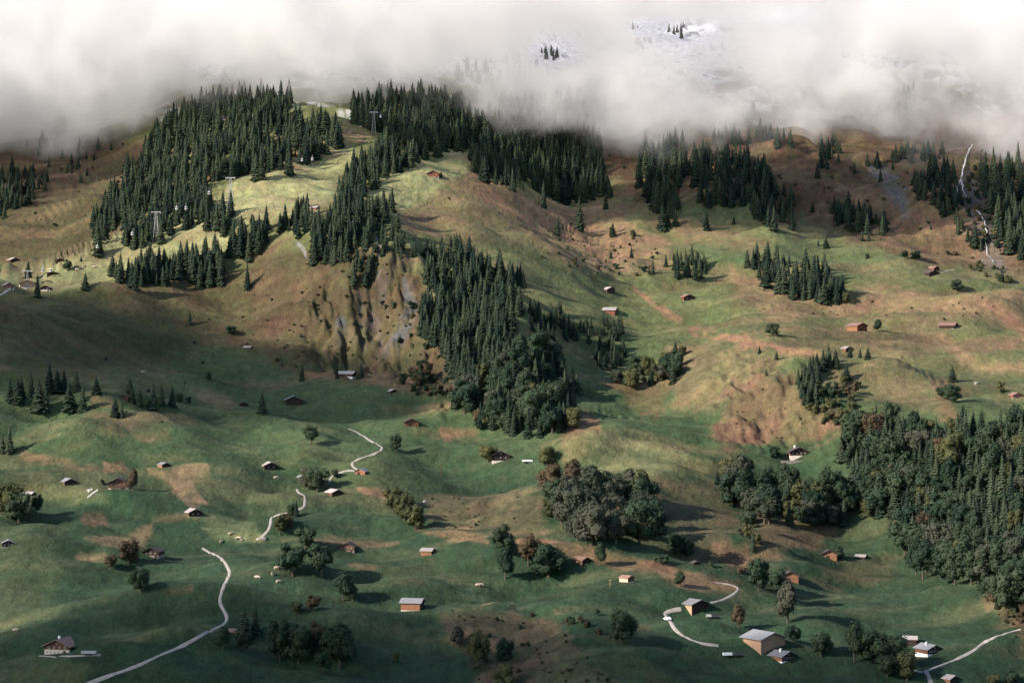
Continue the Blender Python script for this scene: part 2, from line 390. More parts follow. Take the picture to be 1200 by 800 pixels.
P(ORANGE * 0.95, [(490, 622), (530, 618), (570, 622), (576, 634), (520, 630)], 4, 0.85)
P(ORANGE * 0.8, [(610, 632), (700, 642), (760, 655), (800, 672), (870, 682), (868, 690), (800, 688), (770, 668), (700, 660), (620, 645)], 5, 0.85, -0.1)
P(ORANGE * 0.6, [(840, 640), (900, 622), (975, 622), (960, 640), (900, 652), (860, 662)], 8, 0.8); P(BROWN, [(880, 600), (960, 605), (960, 625), (880, 640)], 12, 0.6)
P(TAN * 0.8, [(330, 632), (400, 636), (470, 640), (460, 634), (400, 630)], 3, 0.6); P(ORANGE * 0.7, [(412, 662), (445, 662), (436, 672), (420, 668)], 3, 0.8)
P(BROWN * 0.6, [(460, 672), (500, 672), (500, 688), (470, 688)], 8, 0.5)
P(BROWN * 0.75, [(520, 718), (600, 718), (660, 735), (720, 805), (560, 805), (540, 760)], 10, 0.8, -0.25); P(DARK, [(520, 720), (600, 722), (640, 760), (570, 770)], 8, 0.6, 0.1)
P(OLIVE * 0.8, [(640, 765), (740, 760), (800, 805), (640, 805)], 8, 0.7); P(OLIVE * 0.8, [(130, 735), (240, 722), (260, 745), (120, 760)], 10, 0.6)
P(OLIVE * 0.8, [(-50, 765), (60, 775), (130, 775), (90, 805), (-50, 805)], 8, 0.7); P(TAN * 0.5, [(180, 690), (230, 682), (230, 688), (200, 694)], 3, 0.7)
P(ORANGE * 0.45, [(1180, 715), (1230, 720), (1230, 780), (1195, 765)], 8, 0.8); P(TAN * 0.6, [(1150, 700), (1230, 700), (1230, 735), (1170, 735)], 10, 0.7)
P(TAN * 0.5, [(740, 730), (765, 732), (760, 738), (742, 737)], 3, 0.8)
P(GREEN * 0.8, [(1000, 610), (1060, 600), (1060, 650), (960, 640)], 8, 0.8); P(TAN * 0.5, [(985, 650), (1050, 655), (1040, 670), (990, 690), (960, 680)], 12, 0.5)
# grazed streaks and tufts everywhere, along the contours
t = (ss(stk2 + 0.5 * stk, 0.10, 0.55) * (0.16 + 0.36 * ss(-VV, -620, -420)))[..., None]; col = col * (1 - t) + (0.5 * TAN + 0.2 * OLIVE + 0.2 * BROWN) * t
t = (ss(-stk2 - 0.4 * stk + 0.3 * n1, 0.12, 0.6) * 0.32)[..., None]; col = col * (1 - t) + (col * 0.62) * t
t = (ss(n3 + 0.6 * stk, 0.32, 0.6) * rough_full * 0.65)[..., None]; col = col * (1 - t) + DARK * t
t = (ss(-n3 + 0.5 * stk, 0.38, 0.65) * rough_full * 0.5)[..., None]; col = col * (1 - t) + TAN * 1.1 * t
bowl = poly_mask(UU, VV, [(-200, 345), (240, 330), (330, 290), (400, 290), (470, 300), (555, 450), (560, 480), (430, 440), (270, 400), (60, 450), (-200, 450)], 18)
col = col * (1 - 0.22 * bowl[..., None])  # the bowl's shade is put into the ground colour
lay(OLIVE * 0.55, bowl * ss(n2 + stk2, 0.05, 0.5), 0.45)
# snow line, carried lower under the cloud to bounce more light
sn = ss(-Vf2 + 22 * n1 + 14 * n2, -108, -84); lay(SNOW, sn, 0.96)
lay(SNOW, ss(-Vf2 + 40 * n1 + 40 * n2, -135, -80) * ss(n3 + n2, 0.1, 0.5), 0.7)
lay(ROCK * 0.7, sn * ss(n2 + n3 * 0.7, 0.32, 0.55) * (1 - ss(-Vf2, -40, 10)), 0.85)
lay(ROCK * 0.6, poly_mask(UU, VV, [(1030, 80), (1110, 75), (1110, 125), (1060, 130)], 14) * ss(n2 + n3, 0.0, 0.4), 0.8)
col = np.clip(col * (1 + 0.14 * n2 + (0.08 + 0.25 * rough_full) * n3 + 0.2 * stk)[..., None], 0.005, 0.9)
# ---- the sheet
me = bpy.data.meshes.new('ground')
co = np.stack([X2, Y2, Z2], -1).reshape(-1, 3)
idx = np.arange(NR * NC).reshape(NR, NC)
quads = np.stack([idx[:-1, :-1], idx[1:, :-1], idx[1:, 1:], idx[:-1, 1:]], -1).reshape(-1, 4)
me.vertices.add(len(co)); me.vertices.foreach_set('co', co.astype(np.float32).ravel())
me.loops.add(quads.size); me.loops.foreach_set('vertex_index', quads.ravel().astype(np.int32))
me.polygons.add(len(quads)); me.polygons.foreach_set('loop_start', (np.arange(len(quads)) * 4).astype(np.int32))
me.polygons.foreach_set('use_smooth', np.ones(len(quads), bool))
me.update(calc_edges=True)
at = me.color_attributes.new('cover', 'FLOAT_COLOR', 'POINT')
rgba = np.ones((NR * NC, 4), np.float32); rgba[:, :3] = col.reshape(-1, 3)
at.data.foreach_set('color', rgba.ravel())

def new_mat(name):
    m = bpy.data.materials.new(name); m.use_nodes = True
    n = m.node_tree.nodes; b = n['Principled BSDF']
    b.inputs['Roughness'].default_value = 0.9
    b.inputs['Specular IOR Level'].default_value = 0.15
    return m, m.node_tree, b
gm, gt, gb = new_mat('pasture_ground')
N = gt.nodes.new; LK = gt.links.new
va = N('ShaderNodeVertexColor'); va.layer_name = 'cover'
tc = N('ShaderNodeTexCoord')
def gnoise(scale, detail, stretch=(1, 1, 1)):
    mp = N('ShaderNodeMapping'); mp.inputs['Scale'].default_value = stretch
    LK(tc.outputs['Object'], mp.inputs[0])
    t = N('ShaderNodeTexNoise'); t.inputs['Scale'].default_value = scale; t.inputs['Detail'].default_value = detail
    t.inputs['Roughness'].default_value = 0.65
    LK(mp.outputs[0], t.inputs['Vector']); return t
na = gnoise(0.22, 6, (1, 0.8, 1)); nb = gnoise(0.9, 4); nc = gnoise(0.05, 5)
ra = N('ShaderNodeMapRange'); ra.inputs[1].default_value = 0.3; ra.inputs[2].default_value = 0.7; ra.inputs[3].default_value = 0.68; ra.inputs[4].default_value = 1.32
LK(na.outputs[0], ra.inputs[0])
rb = N('ShaderNodeMapRange'); rb.inputs[1].default_value = 0.3; rb.inputs[2].default_value = 0.7; rb.inputs[3].default_value = 0.68; rb.inputs[4].default_value = 1.32
LK(nb.outputs[0], rb.inputs[0])
mu = N('ShaderNodeMath'); mu.operation = 'MULTIPLY'; LK(ra.outputs[0], mu.inputs[0]); LK(rb.outputs[0], mu.inputs[1])
vm = N('ShaderNodeVectorMath'); vm.operation = 'SCALE'; LK(va.outputs[0], vm.inputs[0]); LK(mu.outputs[0], vm.inputs['Scale'])
hs = N('ShaderNodeHueSaturation'); rc = N('ShaderNodeMapRange'); rc.inputs[1].default_value = 0.35; rc.inputs[2].default_value = 0.65; rc.inputs[3].default_value = 0.475; rc.inputs[4].default_value = 0.52
LK(nc.outputs[0], rc.inputs[0]); LK(rc.outputs[0], hs.inputs['Hue']); LK(vm.outputs[0], hs.inputs['Color'])
LK(hs.outputs[0], gb.inputs['Base Color'])
bp = N('ShaderNodeBump'); bp.inputs['Strength'].default_value = 0.8; bp.inputs['Distance'].default_value = 1.6
LK(na.outputs[0], bp.inputs['Height']); LK(bp.outputs[0], gb.inputs['Normal'])
me.materials.append(gm)
ground = tag(obj('ground', me), 'mountainside of rolling green pasture, dry tan grass, cliffs and snow above', None, None, 'structure')
BVH = BVHTree.FromPolygons([tuple(c) for c in co], [tuple(q) for q in quads.tolist()])

def at_px(u, v):
    d = Vector(((u - 600) / F, 1, (400 - v) / F)).normalized()
    h = BVH.ray_cast(Vector((0, 0, 0)), d, 20000)
    return h[0]
def drop(x, y):
    h = BVH.ray_cast(Vector((x, y, 2000)), Vector((0, 0, -1)), 5000)
    return h[0].z if h[0] else 0.0

# ------------------------------------------------------------------ materials
def simple(name, c, rough=0.85, var=0.25, scale=1.5, stripes=None, spec=0.2, metal=0.0):
    m, t, b = new_mat(name)
    b.inputs['Roughness'].default_value = rough; b.inputs['Specular IOR Level'].default_value = spec; b.inputs['Metallic'].default_value = metal
    tcx = t.nodes.new('ShaderNodeTexCoord'); nz = t.nodes.new('ShaderNodeTexNoise'); nz.inputs['Scale'].default_value = scale; nz.inputs['Detail'].default_value = 5
    t.links.new(tcx.outputs['Object'], nz.inputs['Vector'])
    mr = t.nodes.new('ShaderNodeMapRange'); mr.inputs[1].default_value = 0.3; mr.inputs[2].default_value = 0.7; mr.inputs[3].default_value = 1 - var; mr.inputs[4].default_value = 1 + var
    t.links.new(nz.outputs[0], mr.inputs[0]); last = mr.outputs[0]
    if stripes:
        wv = t.nodes.new('ShaderNodeTexWave'); wv.inputs['Scale'].default_value = stripes[0]; wv.bands_direction = stripes[1]; wv.inputs['Distortion'].default_value = 0.6
        t.links.new(tcx.outputs['Object'], wv.inputs['Vector'])
        m2 = t.nodes.new('ShaderNodeMapRange'); m2.inputs[3].default_value = 0.7; m2.inputs[4].default_value = 1.15; t.links.new(wv.outputs[1], m2.inputs[0])
        mm = t.nodes.new('ShaderNodeMath'); mm.operation = 'MULTIPLY'; t.links.new(last, mm.inputs[0]); t.links.new(m2.outputs[0], mm.inputs[1]); last = mm.outputs[0]
    oi = t.nodes.new('ShaderNodeObjectInfo'); m3 = t.nodes.new('ShaderNodeMapRange'); m3.inputs[3].default_value = 0.85; m3.inputs[4].default_value = 1.15; t.links.new(oi.outputs['Random'], m3.inputs[0])
    m4 = t.nodes.new('ShaderNodeMath'); m4.operation = 'MULTIPLY'; t.links.new(last, m4.inputs[0]); t.links.new(m3.outputs[0], m4.inputs[1])
    rgb = t.nodes.new('ShaderNodeRGB'); rgb.outputs[0].default_value = (*c, 1)
    sc = t.nodes.new('ShaderNodeVectorMath'); sc.operation = 'SCALE'; t.links.new(rgb.outputs[0], sc.inputs[0]); t.links.new(m4.outputs[0], sc.inputs['Scale'])
    t.links.new(sc.outputs[0], b.inputs['Base Color'])
    return m
M = {
 'wood_dark': simple('dark_weathered_timber', (0.045, 0.027, 0.022), stripes=(1.2, 'Z')),
 'wood_brown': simple('brown_timber', (0.13, 0.065, 0.04), stripes=(1.2, 'Z')),
 'wood_red': simple('red_brown_timber', (0.21, 0.072, 0.045), stripes=(1.2, 'Z')),
 'wood_orange': simple('orange_timber', (0.27, 0.13, 0.07), stripes=(1.2, 'Z')),
 'wood_pale': simple('pale_boards', (0.46, 0.29, 0.19), stripes=(0.7, 'X')),  # pale tone includes sunlight on the barns' left walls
 'wood_tan': simple('tan_boards', (0.34, 0.21, 0.14), stripes=(0.35, 'X')),  # darker copy of the pale boards for a gable turned from the sun
 'plaster': simple('cream_plaster', (0.72, 0.60, 0.50), var=0.08),
 'white': simple('white_render', (0.8, 0.77, 0.74), var=0.06),
 'stone': simple('stone_base', (0.25, 0.22, 0.20), scale=3),
 'roof_grey': simple('grey_roof', (0.21, 0.21, 0.225), stripes=(0.7, 'Y'), rough=0.6),
 'roof_pale': simple('pale_roof', (0.36, 0.315, 0.30), stripes=(0.7, 'Y'), rough=0.7),
 'roof_brown': simple('brown_tile_roof', (0.24, 0.14, 0.115), stripes=(0.9, 'Y')),
 'roof_dark': simple('dark_shingle_roof', (0.075, 0.06, 0.06), stripes=(0.9, 'Y')),
 'glass': simple('dark_window_glass', (0.03, 0.035, 0.04), rough=0.15, spec=0.5),
 'frame': simple('white_window_frame', (0.7, 0.67, 0.62), var=0.05),
 'steel': simple('galvanised_steel', (0.38, 0.37, 0.37), rough=0.5, var=0.1),
 'rope': simple('dull_steel_rope', (0.12, 0.12, 0.12)),
 'path': simple('pale_gravel', (0.33, 0.285, 0.26), var=0.2, scale=0.6),
 'bark': simple('bark', (0.09, 0.07, 0.055), scale=2),
 'cream': simple('cream_cow_hide', (0.62, 0.46, 0.34), var=0.15),
 'skin': simple('skin', (0.5, 0.32, 0.25), var=0.03), 'cloth': simple('dark_clothing', (0.05, 0.06, 0.09), var=0.1), 'cloth_red': simple('red_clothing', (0.3, 0.06, 0.05), var=0.1),
 'carpaint': simple('white_paint', (0.8, 0.79, 0.78), rough=0.3, var=0.02, spec=0.5), 'cardark': simple('dark_car_paint', (0.06, 0.065, 0.08), rough=0.25, var=0.02, spec=0.5),
 'rubber': simple('black_rubber', (0.02, 0.02, 0.02)),
}
def leaf_mat(name, c, c2, transl=0.0):
    m, t, b = new_mat(name)
    oi = t.nodes.new('ShaderNodeObjectInfo'); tcx = t.nodes.new('ShaderNodeTexCoord')
    nz = t.nodes.new('ShaderNodeTexNoise'); nz.inputs['Scale'].default_value = 3.0; nz.inputs['Detail'].default_value = 3
    t.links.new(tcx.outputs['Object'], nz.inputs['Vector'])
    ad = t.nodes.new('ShaderNodeMath'); ad.operation = 'MULTIPLY_ADD'; ad.inputs[1].default_value = 0.55; t.links.new(nz.outputs[0], ad.inputs[0])
    mm = t.nodes.new('ShaderNodeMath'); mm.operation = 'MULTIPLY_ADD'; mm.inputs[1].default_value = 1.0; mm.inputs[2].default_value = -0.3; t.links.new(oi.outputs['Random'], mm.inputs[0]); t.links.new(mm.outputs[0], ad.inputs[2])
    mx = t.nodes.new('ShaderNodeMix'); mx.data_type = 'RGBA'; t.links.new(ad.outputs[0], mx.inputs['Factor'])
    mx.inputs['A'].default_value = (*c, 1); mx.inputs['B'].default_value = (*c2, 1)
    t.links.new(mx.outputs['Result'], b.inputs['Base Color'])
    if transl:
        tr = t.nodes.new('ShaderNodeBsdfTranslucent'); ms = t.nodes.new('ShaderNodeMixShader'); ms.inputs[0].default_value = transl
        t.links.new(mx.outputs['Result'], tr.inputs[0]); t.links.new(b.outputs[0], ms.inputs[1]); t.links.new(tr.outputs[0], ms.inputs[2])
        t.links.new(ms.outputs[0], t.nodes['Material Output'].inputs['Surface'])
    return m
LM = {
 'spruce': leaf_mat('spruce_needles', (0.016, 0.030, 0.022), (0.056, 0.074, 0.042)),
 'green': leaf_mat('green_leaves', (0.020, 0.038, 0.024), (0.044, 0.064, 0.034), 0.12),
 'olive': leaf_mat('olive_leaves', (0.055, 0.064, 0.028), (0.10, 0.098, 0.042), 0.15),
 'brown': leaf_mat('brownish_autumn_leaves', (0.060, 0.046, 0.030), (0.095, 0.070, 0.040), 0.15),
 'grey': leaf_mat('greyish_leaves', (0.040, 0.050, 0.034), (0.070, 0.072, 0.050), 0.15),
}

# ------------------------------------------------------------------ tree meshes (unit height, base at origin)
def spruce_mesh(seed, fat=0.17, whorls=15):
    r = random.Random(seed); vs, fs = [], []
    z0 = 0.03
    for w in range(whorls):
        t = w / (whorls - 1); z = z0 + (0.965 - z0) * t
        rad = fat * (1 - t) ** 0.8 * (0.86 + 0.28 * r.random()) + 0.010
        if w == 0: rad *= 0.8
        n = max(5, int(11 - 5 * t)); ph = r.random() * 6.28
        drop_ = 0.055 * (1 - t) + 0.022
        for k in range(n):
            a = ph + 6.283 * k / n + r.uniform(-.2, .2); rr = rad * r.uniform(0.72, 1.18); wd = rad * r.uniform(.26, .42) + 0.004
            ca, sa = math.cos(a), math.sin(a); b = len(vs)
            zt = z - drop_ * r.uniform(.7, 1.5)
            vs += [(0, 0, z + 0.045), (ca * rr * .6 - sa * wd, sa * rr * .6 + ca * wd, z - drop_ * .55), (ca * rr, sa * rr, zt), (ca * rr * .6 + sa * wd, sa * rr * .6 - ca * wd, z - drop_ * .55), (ca * rr * .35, sa * rr * .35, z - drop_ * 1.6)]
            fs += [(b, b+1, b+2), (b, b+2, b+3), (b+1, b+4, b+2), (b+4, b+3, b+2)]
    b = len(vs); vs += [(0.008, 0, .93), (-.004, .007, .93), (-.004, -.007, .93), (0, 0, 1.0)]
    fs += [(b, b+1, b+3), (b+1, b+2, b+3), (b+2, b, b+3)]
    return mesh('spruce_crown', vs, fs, LM['spruce'])
def trunk_mesh(h, r0, name='tree_trunk', seed=0, limbs=0):
    mb = MB(); n = 6; rr = random.Random(seed)
    rings = [(0, -0.06, 0, 0, r0 * 1.5), (0, 0.03, 0, 0, r0), (0, h * .5, rr.uniform(-.01, .01), rr.uniform(-.01, .01), r0 * .75), (0, h, 0, 0, r0 * .35)]
    for (_, z, ox, oy, rd) in rings:
        for k in range(n):
            a = 6.283 * k / n; mb.v.append((ox + rd * math.cos(a), oy + rd * math.sin(a), z))
    for i in range(len(rings) - 1):
        for k in range(n): mb.f.append((i*n+k, i*n+(k+1) % n, (i+1)*n+(k+1) % n, (i+1)*n+k))
    for i in range(limbs):
        a = 6.283 * i / limbs + rr.random(); z = h * rr.uniform(.35, .7)
        mb.bar((0, 0, z), (math.cos(a) * .2, math.sin(a) * .2, z + .22), r0 * .35)
    return mb.me(name, M['bark'])
def broad_mesh(seed, w=0.40, zlo=0.14, lobes=11, per=75, leaf=0.045, shape=1.0):
    r = random.Random(seed); vs, fs = [], []
    L_ = []
    zc = (1 + zlo) / 2; hz = (1 - zlo) / 2
    for i in range(lobes):
        a = r.random() * 6.283; q = r.uniform(-.8, .82); rad = math.sqrt(max(0.02, 1 - q * q)) * r.uniform(.3, .85)
        if shape < 1: rad *= (1 - 0.55 * (q * .5 + .5))
        lr = r.uniform(.30, .46) * (1 - .2 * abs(q))
        L_.append((math.cos(a) * rad * w * .75, math.sin(a) * rad * w * .75, zc + q * hz * .8, lr * w * 1.0, lr * hz * 1.0))
    L_.append((0, 0, zc, w * .55, hz * .7))
    for (cx, cy_, cz, rx, rz) in L_:
        # dark inner mass so the crown is not see-through everywhere
        bm = bmesh.new(); bmesh.ops.create_icosphere(bm, subdivisions=1, radius=1)
        b = len(vs)
        for v in bm.verts:
            k = r.uniform(.68, .9); vs.append((cx + v.co.x * rx * k, cy_ + v.co.y * rx * k, cz + v.co.z * rz * k))
        for f in bm.faces: fs.append(tuple(b + v.index for v in f.verts))
        bm.free()
        for k in range(per):
            z = r.uniform(-.75, 1); a = r.random() * 6.283; q = math.sqrt(1 - z * z); nrm = Vector((q * math.cos(a), q * math.sin(a), z))
            p = Vector((cx + nrm.x * rx, cy_ + nrm.y * rx, cz + nrm.z * rz)) + Vector([r.gauss(0, .012) for _ in range(3)])
            n2_ = (nrm + Vector([r.uniform(-.5, .5) for _ in range(3)])).normalized(); t1 = n2_.orthogonal().normalized(); t2 = n2_.cross(t1)
            an = r.random() * 6.28; t1, t2 = t1 * math.cos(an) + t2 * math.sin(an), t2 * math.cos(an) - t1 * math.sin(an)
            s = leaf * r.uniform(.5, 1.1); b = len(vs)
            vs += [p + t1 * s, p + t2 * s * .6, p - t1 * s * .9, p - t2 * s * .6]; fs.append((b, b+1, b+2, b+3))
    return mesh('leafy_crown', vs, fs, LM['green'])
SPR = [spruce_mesh(i, f) for i, f in enumerate((0.150, 0.165, 0.18, 0.20, 0.22))]
SPR_T = trunk_mesh(0.8, 0.016)
BRD = [broad_mesh(20, .50, .03, 15), broad_mesh(21, .56, .04, 16), broad_mesh(22, .43, .02, 15), broad_mesh(23, .50, .08, 15), broad_mesh(24, .44, .0, 16, shape=.5), broad_mesh(25, .58, .08, 16)]
BRD_T = [trunk_mesh(0.55, 0.03, seed=k, limbs=4) for k in range(3)]
BUSH = [broad_mesh(40 + k, .62, -.15, 8, 45, .09) for k in range(4)]

def tree(kind, u, v, hpx, label, group=None, tint=None, pos=None, name=None, cat=None, wide=1.0, variant=None):
    p = pos or at_px(u, v)
    if p is None: return None
    H = hpx * p.y / F
    r = random.Random(int(u * 131 + v * 7 + hpx))
    if kind == 'spruce':
        e = empty(name or 'spruce_tree', (p.x, p.y, p.z - 0.15), r.random() * 6.28)
        c = obj('crown', SPR[r.randrange(5) if variant is None else variant], e); tk = obj('trunk', SPR_T, e)
        w = H * wide * r.uniform(.9, 1.4)
        c.scale = tk.scale = (w, w, H)
        tag(e, label, cat or 'spruce', group)
    elif kind == 'bush':
        c = e = obj(name or 'bush', BUSH[r.randrange(4)], None, LM[tint or 'green'])
        e.location = (p.x, p.y, p.z - 0.1); e.rotation_euler = (0, 0, r.random() * 6.28); e.scale = (H * wide, H * wide, H)
        tag(e, label, cat or 'bush', group)
    else:
        e = empty(name or 'broadleaf_tree', (p.x, p.y, p.z - 0.1), r.random() * 6.28)
        c = obj('crown', BRD[r.randrange(5) if variant is None else variant], e, LM[tint or 'green']); tk = obj('trunk', BRD_T[r.randrange(3)], e)
        w = H * wide * r.uniform(.95, 1.14)
        c.scale = tk.scale = (w, w, H * 1.1)
        tag(e, label, cat or 'tree', group)
    return e

